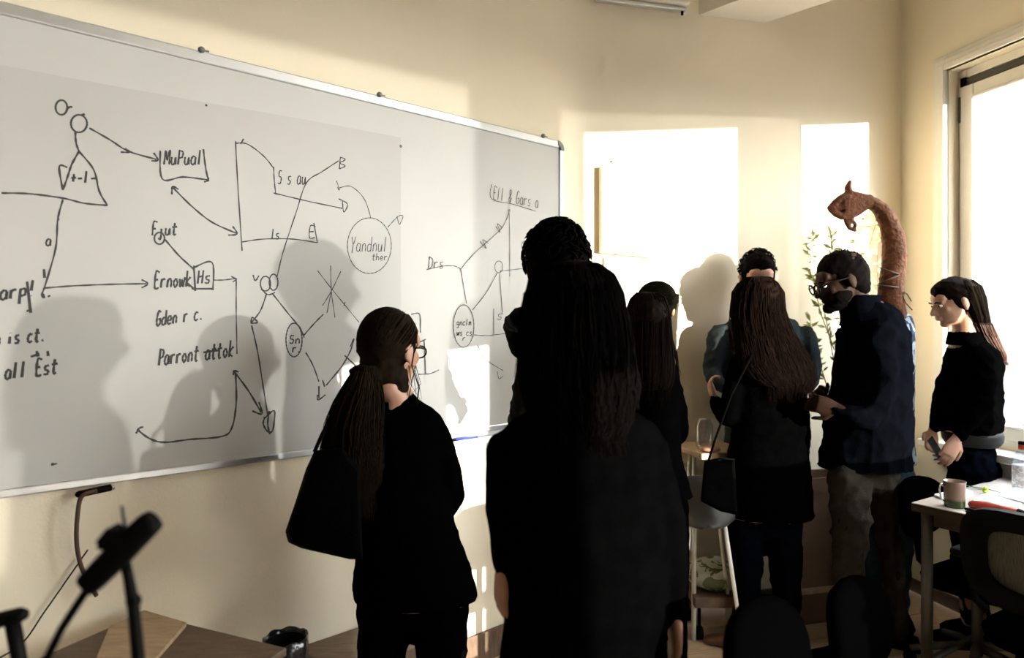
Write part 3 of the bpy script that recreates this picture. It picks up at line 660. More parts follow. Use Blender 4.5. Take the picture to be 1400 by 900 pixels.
# white-legged shell chair and trestle desk by the back wall
r = thing('shell_chair', 'dark shell chair on thin white legs behind the long-haired woman in a coat', 'chair', W(965, 900, 2.95) * 1)
cx = W(968, 690, 2.98)
r.location = (cx.x, cx.y, 0); ORG[r.name] = Vector((cx.x, cx.y, 0))
def sh(px, py, dy): return W(px, py, 2.98 + dy)
sh_rows = []
for py, wpx, dy in ((654, 44, .02), (672, 47, .015), (692, 46, .0), (708, 40, -.02), (720, 26, -.07), (725, 10, -.12)):
    sh_rows.append([sh(968 + wpx * x, py - 3 * (1 - x * x), dy + .06 * (x * x)) for x in [k / 6 - 1 for k in range(13)]])
mb = MB(); nr = len(sh_rows); allp = [p for rr in sh_rows for p in rr]; back = [p + Vector((0, .015, 0)) for p in allp]; n = 13
fs = [(j * n + i, j * n + i + 1, (j + 1) * n + i + 1, (j + 1) * n + i) for j in range(nr - 1) for i in range(n - 1)]
N = len(allp); fs2 = [tuple(N + q for q in f[::-1]) for f in fs]
edge = [i for i in range(n)] + [j * n + n - 1 for j in range(1, nr)] + [(nr - 1) * n + i for i in range(n - 2, -1, -1)] + [j * n for j in range(nr - 2, 0, -1)]
side = [(edge[k], edge[(k + 1) % len(edge)], N + edge[(k + 1) % len(edge)], N + edge[k]) for k in range(len(edge))]
mb.add(allp + back, fs + fs2 + side); mb.build('shell', mat('dark grey shell', (.05, .045, .04), .6), r, True)
for sx, sy in ((-.12, -.05), (.12, -.05), (-.14, .2), (.14, .2)):
    MB().tube([(cx.x + sx * .6, cx.y + sy * .5 + .03, HC - (712 - CY) / F * 2.98), (cx.x + sx * 1.3, cx.y + sy + .03, 0)], .009).build('leg', M['white_paint'], r, True)
c = W(975, 612, 3.26)
dk = thing('trestle_desk', 'small wooden-topped desk on white trestles against the back wall', 'desk', (c.x, c.y, 0))
zt_ = c.z
MB().box((c.x + .03, c.y + .03, zt_ - .014), (.34, .30, .028), Matrix.Rotation(math.atan2(-dB.y, -dB.x), 3, 'Z')).build('desktop', M['oak'], dk, bevel=.003)
for sx in (-.09, .14):
    for sy in (-.1, .14):
        MB().tube([(c.x + sx, c.y + sy * .3 + .03, zt_ - .028), (c.x + sx - .03, c.y + sy, 0)], .011).build('trestle_leg', M['white_paint'], dk, True)
g = W(963, 606, 3.24); g.z = zt_
bw = thing('glass_jar', 'clear glass jar standing on the small wooden desk by the wall', 'jar', g)
MB().lathe(g, [(0, 0), (.035, 0), (.04, .02), (.04, .11), (.03, .13), (.03, .14)], 20).build('jar_body', M['bottle'], bw, True)
g2 = g + Vector((.0, -.09, 0))
tag(MB().ell(g2 + Vector((.0, 0, .014)), (.05, .035, .0135)).build('snack_tray', M['skin'], org=g2, smooth=True), 'low beige dish on the small wooden desk', 'dish')

# low cart with cushion near the wall
cc = onZ(975, 812, .06 + .10)
Yc = 3.22; cc = W(978, 812, Yc); cc.z = 0
ct = thing('dolly', 'low wooden dolly on casters behind the women at centre right', 'dolly', cc)
zd = HC - (820 - CY) / F * Yc
mb = MB().box((cc.x + .03, cc.y + .05, zd + .02), (.30, .28, .05)); mb.build('platform', M['darkwood'], ct, bevel=.004)
for sx in (-.09, .15):
    for sy in (-.05, .15):
        c = Vector((cc.x + sx, cc.y + sy, .03)); k = MB().tube([c - Vector((.014, 0, 0)), c + Vector((.014, 0, 0))], .03, 14); k.tube([c, V3(c.xy, zd - .004)], .008); k.build('caster', M['black'], ct, True)
cu = Vector((cc.x + .02, cc.y + .05, zd + .045))
cm = MB().ell(cu + Vector((0, 0, .06)), (.15, .12, .075), n=20, m=12)
tag(cm.build('cushion', M['floral'], org=cu, smooth=True), 'green floral cushion on the low wooden dolly', 'cushion')
cu2 = W(1200, 812, 3.42)
cu2.z = 0
bs = thing('pot_plant', 'leafy twig plant in a grey pot standing against the sunlit back wall', 'plant', (cu2.x, cu2.y, 0))
cpot = Vector((W(1140, 500, 3.54).x, 3.54, 0)); bs.location = cpot; ORG[bs.name] = cpot
MB().lathe(cpot, [(0, 0), (.09, 0), (.12, .24), (.125, .26), (.11, .26), (.1, .22), (0, .22)], 24).build('pot', M['terracotta'], bs, True)
stems = [[(1158, 700), (1150, 520), (1120, 420), (1108, 350), (1112, 325)], [(1160, 700), (1165, 520), (1178, 400), (1172, 330), (1185, 300)], [(1160, 700), (1168, 480), (1182, 370), (1195, 315), (1200, 285)],
         [(1157, 700), (1150, 560), (1130, 440), (1118, 390), (1110, 380)], [(1159, 700), (1155, 480), (1140, 380), (1138, 340), (1136, 320)], [(1161, 700), (1175, 560), (1192, 470), (1200, 400), (1199, 330)], [(1156, 700), (1140, 570), (1122, 500), (1112, 470), (1108, 440)]]
lf = MB(); tw = MB(); rnd = random.Random(5)
for si, st in enumerate(stems):
    q = [W(x, y, 3.50 + .015 * (si % 3)) for x, y in smooth_path(st, 6)]
    tw.tube([Vector((cpot.x, cpot.y, .2))] + q, [.004] + [.0035 - .0025 * i / len(q) for i in range(len(q))], 5)
    for i in range(8, len(q)):
        for k in range(2):
            d = Vector((rnd.uniform(-1, 1), rnd.uniform(-.4, .4), rnd.uniform(-.1, 1.1))).normalized(); L_ = rnd.uniform(.03, .06); w_ = d.cross(Vector((0, 1, .3))).normalized() * L_ * .16
            p = q[i]; lf.add([p, p + d * L_ * .5 + w_, p + d * L_, p + d * L_ * .5 - w_, p + d * L_ * .5 + Vector((0, .003, 0))], [(0, 1, 4), (1, 2, 4), (2, 3, 4), (3, 0, 4)])
tw.build('stems', M['twig'], bs, True); lf.build('foliage', M['leaf'], bs, kind='stuff')
# tall brown cardboard box between the legs
bx = thing('cardboard_box', 'tall brown cardboard box standing between the standing people by the wall', 'box', (W(1108, 700, 3.42).x, 3.42, 0))
bc = ORG[bx.name]; rotb = Matrix.Rotation(math.atan2(-dB.y, -dB.x), 3, 'Z')
MB().box(bc + Vector((.02, .0, .33)), (.30, .16, .66), rotb).build('carton', M['cardboard'], bx, bevel=.004)
MB().box(bc + Vector((.02, -.02, .17)), (.31, .17, .02), rotb).build('tape_band', M['oak'], bx)
for s in (-1, 1): MB().box(bc + Vector((.02, s * .085, .68)), (.30, .012, .07), rotb).build('flap', M['cardboard'], bx)

# ------------------------------------------------------------------ left foreground
# wooden crate-like table by the left wall
zt2 = .46
def onZp(px, py, z): return onZ(px, py, z)
Bk = onA(195, 838, .05); zt2 = Bk.z
A1 = Bk; A2 = onZ(392, 886, zt2)
print('crate top z', zt2, A1, A2)
dx_ = (A2 - A1); perp = Vector((dx_.y, -dx_.x, 0)).normalized() * .9
if perp.y > 0: perp = -perp
ctb = thing('plywood_table', 'low wooden table with its sunlit part painted pale at the bottom left', 'table', (A1.x, A1.y, 0))
top = [A1, A2, A2 + perp, A1 + perp]
MB().prism(top, Vector((0, 0, -.022)), Vector((0, 0, 0))).build('tabletop', M['darkwood'], ctb, bevel=.003)
for i, p in enumerate(top):
    cxy = p.lerp((top[0] + top[2]) / 2, .1)
    MB().tube([V3(cxy.xy, 0), V3(cxy.xy, zt2 - .022)], .022, 10).build('leg', M['oak'], ctb, True)
# pale layer that paints the sunlit part of the table top
pl_ = [onZ(150, 862, zt2), onZ(197, 840, zt2), onZ(255, 857, zt2), onZ(205, 915, zt2), onZ(120, 935, zt2)]
o = sum(pl_, Vector()) / 5
tag(MB().prism(pl_, Vector((0, 0, .0006)), Vector((0, 0, .012))).build('sunlit_top_layer', M['oak'], org=o), 'pale layer painted as the sunlit part of the low table top, bottom left', 'board')
# wooden bench along the wall behind the bin
zbn = onA(455, 869, .02).z
bt0, bt1 = hit(560, AB + nA * .02, dA), hit(408, AB + nA * .02, dA)
bn = thing('bench', 'low brown wooden bench against the wall below the whiteboard', 'bench', Ap((bt0 + bt1) / 2, .2, 0))
abox(MB(), bt0, bt1, .02, .30, zbn - .04, zbn).build('bench_top', M['darkwood'], bn, bevel=.004)
abox(MB(), bt0 + .02, bt0 + .06, .04, .28, 0, zbn - .04).build('side_panel', M['darkwood'], bn); abox(MB(), bt1 - .06, bt1 - .02, .04, .28, 0, zbn - .04).build('side_panel', M['darkwood'], bn)
# waste bin with crumpled liner
Yb = 1.98; c = W(391, 872, Yb); rz_ = c.z; c.z = 0
bi = thing('waste_bin', 'small waste bin with a glossy black liner beside the low table', 'bin', c)
rr = 29 / F * Yb
MB().lathe(c, [(0, 0), (rr * .72, 0), (rr * .97, rz_ - .01), (rr * .92, rz_ - .01), (rr * .68, .02), (0, .02)], 26).build('bucket', M['black'], bi, True)
n = 48; rs = []
for k, (q, z) in enumerate(((.90, rz_ - .12), (.93, rz_ - .04), (.97, rz_ + .004), (1.03, rz_ + .002), (1.04, rz_ - .03), (1.0, rz_ - .09), (.98, rz_ - .13))):
    rs.append([c + Vector((rr * q * (1 + .02 * math.sin(5 * a + k)) * math.cos(a), rr * q * (1 + .02 * math.sin(6 * a + 2 * k)) * math.sin(a), z + .003 * math.sin(7 * a + k))) for a in [2 * math.pi * i / n for i in range(n)]])
MB().rings(rs, cap=False).build('bin_liner', M['iron'], bi, True)

# gooseneck lamp with tilted rectangular head
YL = .92
def G(px, py, dy=0): return W(px, py, YL + dy)
lp = thing('desk_lamp', 'out-of-focus black lamp with a tilted bar-shaped head in the left foreground', 'lamp', (G(197, 900).x, YL, 0))
a, b = G(124, 796), G(204, 716); d = (b - a).normalized(); nrm = Vector((0, 1, 0)).cross(d).normalized()
mb = MB(); rs = []
for t_, s_ in ((-.10, .5), (-.06, .9), (0, 1), (.5, 1.1), (1, 1), (1.06, .9), (1.10, .5)):
    cc_ = a.lerp(b, t_); rs.append([cc_ + nrm * (.0165 * s_ * math.copysign(abs(math.cos(q)) ** .5, math.cos(q))) + Vector((0, 1, 0)) * (.014 * s_ * math.copysign(abs(math.sin(q)) ** .5, math.sin(q))) for q in [2 * math.pi * k / 16 for k in range(16)]])
mb.rings(rs); mb.build('lamp_head', M['black'], lp, True)
mb = MB(); mb.box(G(158, 738), (.032, .03, .026), Matrix.Rotation(R(40), 3, 'Y')); mb.box(G(143, 744), (.012, .02, .012)); mb.box(G(158, 727), (.016, .02, .010)); mb.build('clamp', M['black'], lp, bevel=.003)
MB().tube([G(167, 692), G(172, 728)], .0022).build('pin', M['steel'], lp, True)
MB().tube([G(172, 770), G(176, 790), G(182, 825), G(189, 900), V3((G(196, 900).x, YL), .02)], [.007, .007, .008, .0085, .009], 10).build('pole', M['black'], lp, True)
MB().ell(G(183, 822), (.010, .010, .010)).build('joint', M['black'], lp, True)
MB().lathe((G(197, 900).x, YL, 0), [(0, 0), (.12, 0), (.12, .015), (.02, .03)], 24).build('base', M['black'], lp, True)
MB().tube([G(132, 788), G(110, 820), G(84, 860), G(62, 905), G(50, 960), V3((G(120, 900).x, YL), .03), V3((G(190, 900).x, YL), .015)], .0055).build('cord', M['black'], lp, True)
# thin cable along the wall and a brown tube imitating the stand's shadow
cb = [onA(x, y, .02) for x, y in smooth_path([(120, 752), (95, 788), (60, 838), (30, 880), (-10, 905)])]
tag(MB().tube(cb, .0022, 6).build('cable', M['black'], org=cb[0], smooth=True), 'thin straight black cable slanting down the wall at far left', 'cable')
cb = [onA(x, y, .06) for x, y in smooth_path([(133, 671), (112, 679), (106, 705), (105, 745), (113, 780), (132, 815)])]
tag(MB().tube(cb, .006, 8).build('cable', M['brown_band'], org=cb[0], smooth=True), 'brown curved tube imitating a shadow on the wall below the bottom rail', 'cable')
# T-shaped armrest at the left edge
Ya = 1.05
ar = thing('stool', 'black stool with a bar top at the bottom left corner', 'stool', (W(5, 900, Ya).x, Ya, 0))
MB().tube([W(-60, 866, Ya), W(6, 846, Ya), W(28, 841, Ya)], [.013, .012, .012], 10, True).build('top_bar', M['black'], ar, True)
MB().tube([W(17, 850, Ya), W(27, 905, Ya), V3(W(45, 900, Ya).xy, 0)], .011).build('leg', M['black'], ar, True)
MB().tube([W(-50, 868, Ya), V3(W(-70, 905, Ya).xy, 0)], .011).build('leg', M['black'], ar, True)
MB().tube([V3(W(24, 900, Ya).xy, .4), V3(W(-58, 900, Ya).xy, .4)], .008).build('stretcher', M['black'], ar, True)

# ------------------------------------------------------------------ outside the window
gz = -.6
gp = [Vector((2.9, -40, gz)), Vector((60, -40, gz)), Vector((60, 60, gz)), Vector((-10, 60, gz)), Vector((-10, 5.2, gz))]
struct(MB().prism(gp, Vector((0, 0, -.1)), Vector((0, 0, 0))).build('street_outside', M['asphalt']))
rot = Matrix.Rotation(R(-40), 3, 'Z')
fo = Vector((8.2, 10.3, gz))
fb = thing('facade_outside', 'pale building across the street seen through the window', 'building', fo)
def fp(x, y, z): return fo + rot @ Vector((x, y, z))
def fbox(x0, x1, y0, y1, z0, z1): return MB().hexa([fp(x0, y0, z0), fp(x1, y0, z0), fp(x1, y1, z0), fp(x0, y1, z0), fp(x0, y0, z1), fp(x1, y0, z1), fp(x1, y1, z1), fp(x0, y1, z1)])
fbox(-6, 6, 0, 4, 0, 5.4).build('wall', M['facade'], fb)
fbox(-.62, -.15, -.06, 0, 0, 5.4).build('brick_pier', M['brick'], fb)
for wx in (.25, 1.25, 2.25, 3.25):
    for wz in (1.3, 3.5):
        w_ = fbox(wx, wx + .7, -.03, .02, wz, wz + 1.3).build('window', M['facade'], fb)
        for i in (0, 1):
            for j in (0, 1): fbox(wx + .05 + i * .33, wx + .32 + i * .33, -.045, -.03, wz + .05 + j * .62, wz + .6 + j * .62).build('pane', M['win_dark'], w_)
# parked car
co = Vector((6.35, 7.3, gz)); rc = Matrix.Rotation(R(-46), 3, 'Z')
ca = thing('car', 'pale silver-blue car parked in the street outside the window', 'car', co)
prof = [(-2, .3), (-2, .75), (-1.7, .9), (-1.1, .98), (-.6, 1.38), (.6, 1.42), (1.3, 1.0), (1.9, .88), (2.05, .6), (2.0, .3)]
MB().rings([[co + rc @ Vector((x * (.99 if abs(y) > .7 else 1), y * (1 if z < 1 else .82), z)) for x, z in prof] for y in (-.82, -.7, .7, .82)]).build('body', M['car'], ca, bevel=.04)
for s in (-1, 1): MB().hexa([co + rc @ Vector(q) for q in [(-.98, s * .80, 1.0), (1.12, s * .80, 1.0), (1.12, s * .72, 1.0), (-.98, s * .72, 1.0), (-.58, s * .70, 1.33), (.58, s * .70, 1.36), (.58, s * .66, 1.36), (-.58, s * .66, 1.33)]]).build('side_window', M['win_dark'], ca)
for x in (-1.3, 1.3):
    for s in (-1, 1): MB().tube([co + rc @ Vector((x, s * .70, .31)), co + rc @ Vector((x, s * .86, .31))], .31, 20).build('wheel', M['tyre'], ca, True)
# ------------------------------------------------------------------ people
def ring3(c, a, b, n=20, p=1.0):
    return [c + Vector((a * math.copysign(abs(math.cos(q)) ** p, math.cos(q)), b * math.copysign(abs(math.sin(q)) ** p, math.sin(q)), 0)) for q in [2 * math.pi * k / n for k in range(n)]]
def loft_px(mb, rows, Y, inset=0.0):
    rs = []
    for r in rows:
        y, cx, hw, hd = r[:4]; dy = r[4] if len(r) > 4 else 0
        c = W(cx, y, Y + dy); rs.append(ring3(c, max(hw / S(Y) - inset, .01), max(hd - inset, .01)))
    mb.rings(rs)
def path_px(mb, js, Y, f=1.0, n=12):
    pts = [W(j[0], j[1], Y + j[2]) for j in js]; rad = [j[3] / S(Y) * f for j in js]
    P = []; Q = []
    for i in range(len(pts) - 1):
        for k in range(5):
            t = k / 5; P.append(pts[i].lerp(pts[i + 1], t)); Q.append(rad[i] * (1 - t) + rad[i + 1] * t)
    P.append(pts[-1]); Q.append(rad[-1])
    for _ in range(2):
        P = [P[0]] + [(P[i - 1] + P[i] * 2 + P[i + 1]) / 4 for i in range(1, len(P) - 1)] + [P[-1]]
    mb.tube(P, Q, n, True); return P
def hand(mb, w, d, nrm, side=1, curl=.5, k=1.0, spread=.12, thumb_up=.5):
    d = d.normalized(); nrm = (nrm - d * nrm.dot(d)).normalized(); s = d.cross(nrm).normalized() * side
    rs = []
    for t, a, b in ((-.02, .022, .018), (0, .025, .017), (.03, .035, .017), (.06, .041, .015), (.088, .038, .012)):
        c = w + d * t * k
        rs.append([c + s * a * k * math.cos(q) + nrm * b * k * math.sin(q) for q in [2 * math.pi * i / 14 for i in range(14)]])
    mb.rings(rs)
    for i, (o, L_, r_) in enumerate(((.031, .072, .0088), (.0105, .080, .0092), (-.0105, .075, .0088), (-.031, .059, .0078))):
        p = w + (d * .080 + s * o) * k; dr = (d + s * o * spread * 25).normalized(); pts = [w + (d * .05 + s * o * .8) * k, p]; a = 0
        for sg in (.45, .30, .25):
            a += curl * (1.0 + .12 * i); q = dr * math.cos(a) + nrm * math.sin(a); p = p + q * L_ * sg * k; pts.append(p)
        mb.tube(pts, [r_ * k, r_ * k, r_ * .95 * k, r_ * .88 * k, r_ * .7 * k], 9, True)
    p = w + (d * .018 + s * .022) * k; t1 = (d * .55 + s * .75 + nrm * thumb_up * .5).normalized(); t2 = (d * .9 + s * .25 + nrm * thumb_up * .6).normalized()
    mb.tube([w + d * .01 * k, p, p + t1 * .038 * k, p + t1 * .038 * k + t2 * .03 * k, p + t1 * .038 * k + t2 * .05 * k], [.013 * k, .0125 * k, .0105 * k, .0095 * k, .0075 * k], 9, True)
def head_rot(yaw, pitch, roll=0):
    return (Matrix.Rotation(R(yaw), 3, 'Z') @ Matrix.Rotation(R(-pitch), 3, 'X') @ Matrix.Rotation(R(roll), 3, 'Y'))
def head(mb, c, rot, k):
    def P(*v): return c + rot @ (Vector(v) * k)
    def E(p, r, extra=None): mb.ell(P(*p), tuple(x * k for x in r), rot if extra is None else rot @ extra, 18, 12)
    E((0, -.014, .028), (.076, .094, .088)); E((0, .026, -.022), (.062, .070, .080)); E((0, .034, -.068), (.050, .050, .036)); E((0, .068, -.088), (.026, .024, .020))
    E((0, .068, .036), (.056, .024, .030)); E((0, .080, .018), (.050, .016, .009))                                         # forehead, brow ridge
    mb.tube([P(0, .090, .010), P(0, .103, -.010), P(0, .114, -.028)], [.009 * k, .011 * k, .0125 * k], 10, True)               # nose
    for s in (-1, 1):
        E((s * .012, .100, -.031), (.009, .010, .008)); E((s * .036, .064, -.020), (.022, .018, .020))                        # nostril wings, cheekbones
        E((s * .077, -.006, -.008), (.008, .019, .031), Matrix.Rotation(R(s * -14), 3, 'Z')); E((s * .080, -.001, -.034), (.006, .010, .010))
    E((0, .096, -.052), (.023, .009, .0055)); E((0, .095, -.061), (.020, .010, .0065))                                        # lips
def eyes(root, c, rot, k):
    for s in (-1, 1):
        MB().ell(c + rot @ (Vector((s * .031, .084, .003)) * k), tuple(x * k for x in (.0125, .008, .0065)), rot).build('eye', M['paper'], root, True)
        e = MB().ell(c + rot @ (Vector((s * .031, .0905, .003)) * k), tuple(x * k for x in (.0055, .003, .0055)), rot); e.build('iris', M['hair_dark'], root, True)
        MB().tube([c + rot @ (Vector((s * x, y, z)) * k) for x, y, z in ((.014, .098, .019), (.032, .098, .024), (.048, .088, .019))], [.003, .0035, .002], 6).build('eyebrow', M['hair_dark'], root, True)
def hair_cap(mb, c, rot, k, g=1.0, fringe=False, low=True):
    def E(p, r): mb.ell(c + rot @ (Vector(p) * k), tuple(x * k * g for x in r), rot, 18, 12)
    E((0, -.004, .052), (.078, .092, .072)); E((0, -.034, .020), (.083, .080, .094))
    for s in (-1, 1): E((s * .060, -.014, .022), (.024, .055, .062))
    if low: E((0, -.048, -.040), (.066, .050, .055))
    if fringe: E((0, .056, .068), (.060, .040, .034))
def hair_tufts(mb, c, rot, k, n=260, seed=1, L_=.035, lift=.35, r_=.0024):
    rg = random.Random(seed)
    for _ in range(n):
        th = rg.uniform(0, 2 * math.pi); ph = rg.uniform(-.15, 1.5)
        v = Vector((math.cos(ph) * math.cos(th), math.cos(ph) * math.sin(th), math.sin(ph)))
        if v.y > .55 and v.z < .62: continue
        p = c + rot @ (Vector((v.x * .083, -.016 + v.y * .097, .030 + v.z * .098)) * k)
        nv = (rot @ v).normalized(); tg = Vector((rg.uniform(-1, 1), rg.uniform(-1, 1), rg.uniform(-1, .4))); tg = (tg - nv * tg.dot(nv)).normalized()
        l = L_ * rg.uniform(.6, 1.3) * k
        mb.tube([p - nv * .006, p + tg * l * .5 + nv * l * lift * .5, p + tg * l + nv * l * lift * .15], [r_ * 1.6, r_ * 1.3, r_ * .3], 4)
def pulled(mb, c, rot, k, knot, n, seed):      # strands combed from the hairline back to the knot
    rg = random.Random(seed); rad = Vector((.086, .098, .098)) * k; cc = Vector((0, -.016, .030)) * k; rt = rot.transposed()
    e = rt @ (knot - c) - cc; e = Vector((e.x / rad.x, e.y / rad.y, e.z / rad.z)); e.normalize()
    for _ in range(n):
        th = rg.uniform(0, 2 * math.pi); ph = rg.uniform(-.2, 1.5); v = Vector((math.cos(ph) * math.cos(th), math.cos(ph) * math.sin(th), math.sin(ph)))
        if v.y > .6 and v.z < .6 or v.dot(e) > .8: continue
        pts = []
        for i in range(9):
            q = v.slerp(e, i / 8 * .96); o_ = 1 + .015 * rg.random(); pts.append(c + rot @ (cc + Vector((q.x * rad.x, q.y * rad.y, q.z * rad.z)) * o_))
        mb.tube(pts, [.0012] + [.002] * 7 + [.0015], 4)
def hair_rows(rows, Y):
    return [(W(r[1], r[0], Y + (r[4] if len(r) > 4 else 0)), r[2] / S(Y), r[3]) for r in rows]
def strands(mb, hr, n, seed, wave=.004, wf=9, r_=.0022, out=1.02, a0=0, a1=2 * math.pi, tail=.03, stray=.12):
    rg = random.Random(seed)
    for _ in range(n):
        a = rg.uniform(a0, a1); off = out * rg.uniform(.96, 1.03); ph = rg.uniform(0, 6.28); am = wave * rg.uniform(.5, 1.5); da = rg.uniform(-.25, .25)
        st = rg.random() < stray; j0 = rg.choice([0, 0, 1, 1, 2]); pts = []; m = len(hr)
        for j in range(j0, m):
            for q in range(3 if j < m - 1 else 1):
                t = q / 3; c = hr[j][0].lerp(hr[min(j + 1, m - 1)][0], t); w_ = hr[j][1] * (1 - t) + hr[min(j + 1, m - 1)][1] * t; d_ = hr[j][2] * (1 - t) + hr[min(j + 1, m - 1)][2] * t
                u_ = (j + t) / m; aa = a + da * u_; o_ = off + (u_ ** 3 * rg.uniform(.04, .12) if st else 0)
                wv = am * math.sin(wf * u_ + ph) * (u_ ** .6)
                pts.append(c + Vector((math.cos(aa) * w_ * o_ + wv, math.sin(aa) * d_ * o_ + wv * .5, 0)))
        end = pts[-1] + Vector((rg.uniform(-.01, .01), rg.uniform(-.01, .01), -tail * rg.uniform(.2, 1.6))); pts.append(end)
        nn_ = len(pts); rr_ = r_ * rg.uniform(.5, 1.3); mb.tube(pts, [rr_ * (1 - .75 * i / nn_) for i in range(nn_)], 4)
def shoe(mb, ankle, yaw, k=1.0):
    f = Vector((-math.sin(R(yaw)), math.cos(R(yaw)), 0)); s = Vector((f.y, -f.x, 0)); b = Vector((ankle.x, ankle.y, 0)); rs = []
    for t, w_, h in ((-.085, .018, .03), (-.075, .034, .07), (-.03, .038, .085), (.03, .038, .075), (.09, .046, .052), (.14, .044, .042), (.172, .028, .03), (.18, .01, .018)):
        c = b + f * t * k; rs.append([c + s * w_ * k * math.cos(q) + Vector((0, 0, max(0.001, h * k * (.5 + .5 * math.sin(q))))) for q in [2 * math.pi * i / 14 for i in range(14)]])
    mb.rings(rs)
def person(label, Y, hc, yaw, pitch, k, coat, arms, legs, hands, mats, hem=None, neck=None, roll=0, voxel=.007, fold=(.009, 26, 1), shoes=(0,), show_eyes=False, group='people standing in front of the whiteboard and the window', hdy=0, shoe_mat='leather'):
    cx = legs[0][-1][0] * .5 + legs[1][-1][0] * .5
    b = W(cx, CY, Y); root = thing('person', label, 'person', (b.x, Y, 0), group)
    skin, coatm, pantm = mats; hcen = W(hc[0], hc[1], Y + hdy); rot = head_rot(yaw, pitch, roll)
    body = MB(); head(body, hcen, rot, k)
    nk = neck or (coat[0][1], coat[0][0] + 6); nb = W(nk[0], nk[1], Y)
    body.tube([hcen + rot @ Vector((0, -.022, -.045)) * k, (hcen + rot @ Vector((0, -.020, -.10)) * k).lerp(nb, .4), nb, nb + Vector((0, 0, -.05))], [.050 * k, .050 * k, .056 * k, .07 * k], 14)
    loft_px(body, [r for r in coat if r[0] <= (hem or 9999)], Y, .022)
    for a in arms: path_px(body, a, Y, .62, 10)
    for l in legs: path_px(body, l, Y, .68, 10)
    for h in hands: hand(body, *h)
    body = remesh(body, voxel, 3, .4)
    place(body, 'body', M[skin], root)
    j = MB(); loft_px(j, coat, Y)
    P_ = [path_px(j, a, Y, 1.0, 12) for a in arms]
    place(remesh(j, .009, 5, .5, fold), 'jacket', M[coatm], root)
    t = MB(); hy = coat[-1][0]
    hip = [(l[0][0], l[0][1]) for l in legs]; c_ = W((hip[0][0] + hip[1][0]) / 2, hip[0][1] - 14, Y)
    for l in legs: path_px(t, l, Y, 1.0, 12)
    t.ell(c_, (abs(hip[0][0] - hip[1][0]) / 2 / S(Y) + legs[0][0][3] / S(Y) * .8, .105, .13))
    place(remesh(t, .011, 5, .5, (fold[0] * 1.7, 17, fold[2] + 5)), 'trousers', M[pantm], root)
    sh_ = MB()
    for i, l in enumerate(legs): sm_ = MB(); shoe(sm_, W(l[-1][0], l[-1][1], Y + l[-1][2]), yaw if len(shoes) == 1 else shoes[i + 1]); sm_.build('shoe', M[shoe_mat], root, True)
    if show_eyes: eyes(root, hcen, rot, k)
    return root, hcen, rot
def wristdir(js, Y):
    a = W(js[-2][0], js[-2][1], Y + js[-2][2]); b = W(js[-1][0], js[-1][1], Y + js[-1][2]); return b, (b - a).normalized()
def addhair(root, mb, m, core=None, vox=.008, seed=1, label=None):
    if core is not None:
        me = remesh(core, vox, 3, .5, (.006, 60, seed)); mb2 = MB()
        n0 = len(mb2.v); mb2.add([v.co for v in me.vertices], [tuple(p.vertices) for p in me.polygons]); mb2.add(mb.v, mb.f); bpy.data.meshes.remove(me); mb = mb2
    return mb.build('hair', M[m], root, True, label=label)

# 1 ponytail woman, nearest the whiteboard at left
Y = 2.10
armR = [(590, 592, .0, 25), (610, 640, .0, 23), (617, 683, .03, 22), (600, 700, .16, 17)]
armL = [(478, 600, 0, 24), (470, 660, .03, 22), (480, 700, .14, 18)]
w1, d1 = wristdir(armR, Y); w2, d2 = wristdir(armL, Y)
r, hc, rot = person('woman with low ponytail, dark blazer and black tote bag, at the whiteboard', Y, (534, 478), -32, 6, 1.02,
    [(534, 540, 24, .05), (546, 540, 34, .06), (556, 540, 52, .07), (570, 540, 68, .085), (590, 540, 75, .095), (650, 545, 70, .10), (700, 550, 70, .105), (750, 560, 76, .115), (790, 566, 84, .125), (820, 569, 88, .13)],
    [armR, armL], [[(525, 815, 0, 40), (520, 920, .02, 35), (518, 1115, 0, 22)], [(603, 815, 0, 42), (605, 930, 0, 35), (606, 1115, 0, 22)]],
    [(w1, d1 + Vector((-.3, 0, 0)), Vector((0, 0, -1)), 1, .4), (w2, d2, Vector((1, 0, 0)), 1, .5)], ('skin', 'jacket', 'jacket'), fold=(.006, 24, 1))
core = MB(); hair_cap(core, hc, rot, 1.02, 1.02); hm = MB(); knot = W(500, 506, Y - .10); pulled(hm, hc, rot, 1.0, knot, 260, 3); core.ell(W(522, 512, Y - .04), (.055, .05, .045)); core.ell(W(540, 516, Y - .02), (.046, .048, .050)); core.ell(W(548, 530, Y - .02), (.030, .035, .035))
pt = [(500, 500, 13, .03, -.09), (508, 499, 15, .03, -.10), (522, 497, 20, .04, -.11), (548, 491, 28, .045, -.115), (580, 484, 33, .045, -.12), (612, 481, 35, .04, -.12), (640, 485, 31, .035, -.12), (660, 491, 22, .025, -.12), (676, 495, 10, .015, -.12)]
hr = hair_rows(pt, Y); core.rings([ring3(c, a, b, 14) for c, a, b in hr]); core.ell(W(490, 508, Y - .09), (.035, .03, .022))
strands(hm, hr, 420, 4, .010, 12, .0015, 1.04, tail=.05, stray=.45)
for i in range(26):   # loose wisps at nape and cheek
    a = random.Random(i); x = a.uniform(488, 572); hm.tube([W(x, 500, Y - .02), W(x + a.uniform(-8, 8), 525, Y - .03), W(x + a.uniform(-14, 14), 545 + a.uniform(0, 20), Y - .04)], [.001, .0009, .0004], 4)
addhair(r, hm, 'hair_blond', core, seed=3)
MB().ell(W(497, 505, Y - .10), (.026, .026, .012)).build('hair_tie', M['black'], r, True)
g = MB().tube([hc + rot @ Vector(q) for q in ((.078, -.01, .005), (.080, .05, .010), (.058, .100, .008))], .0028, 6)
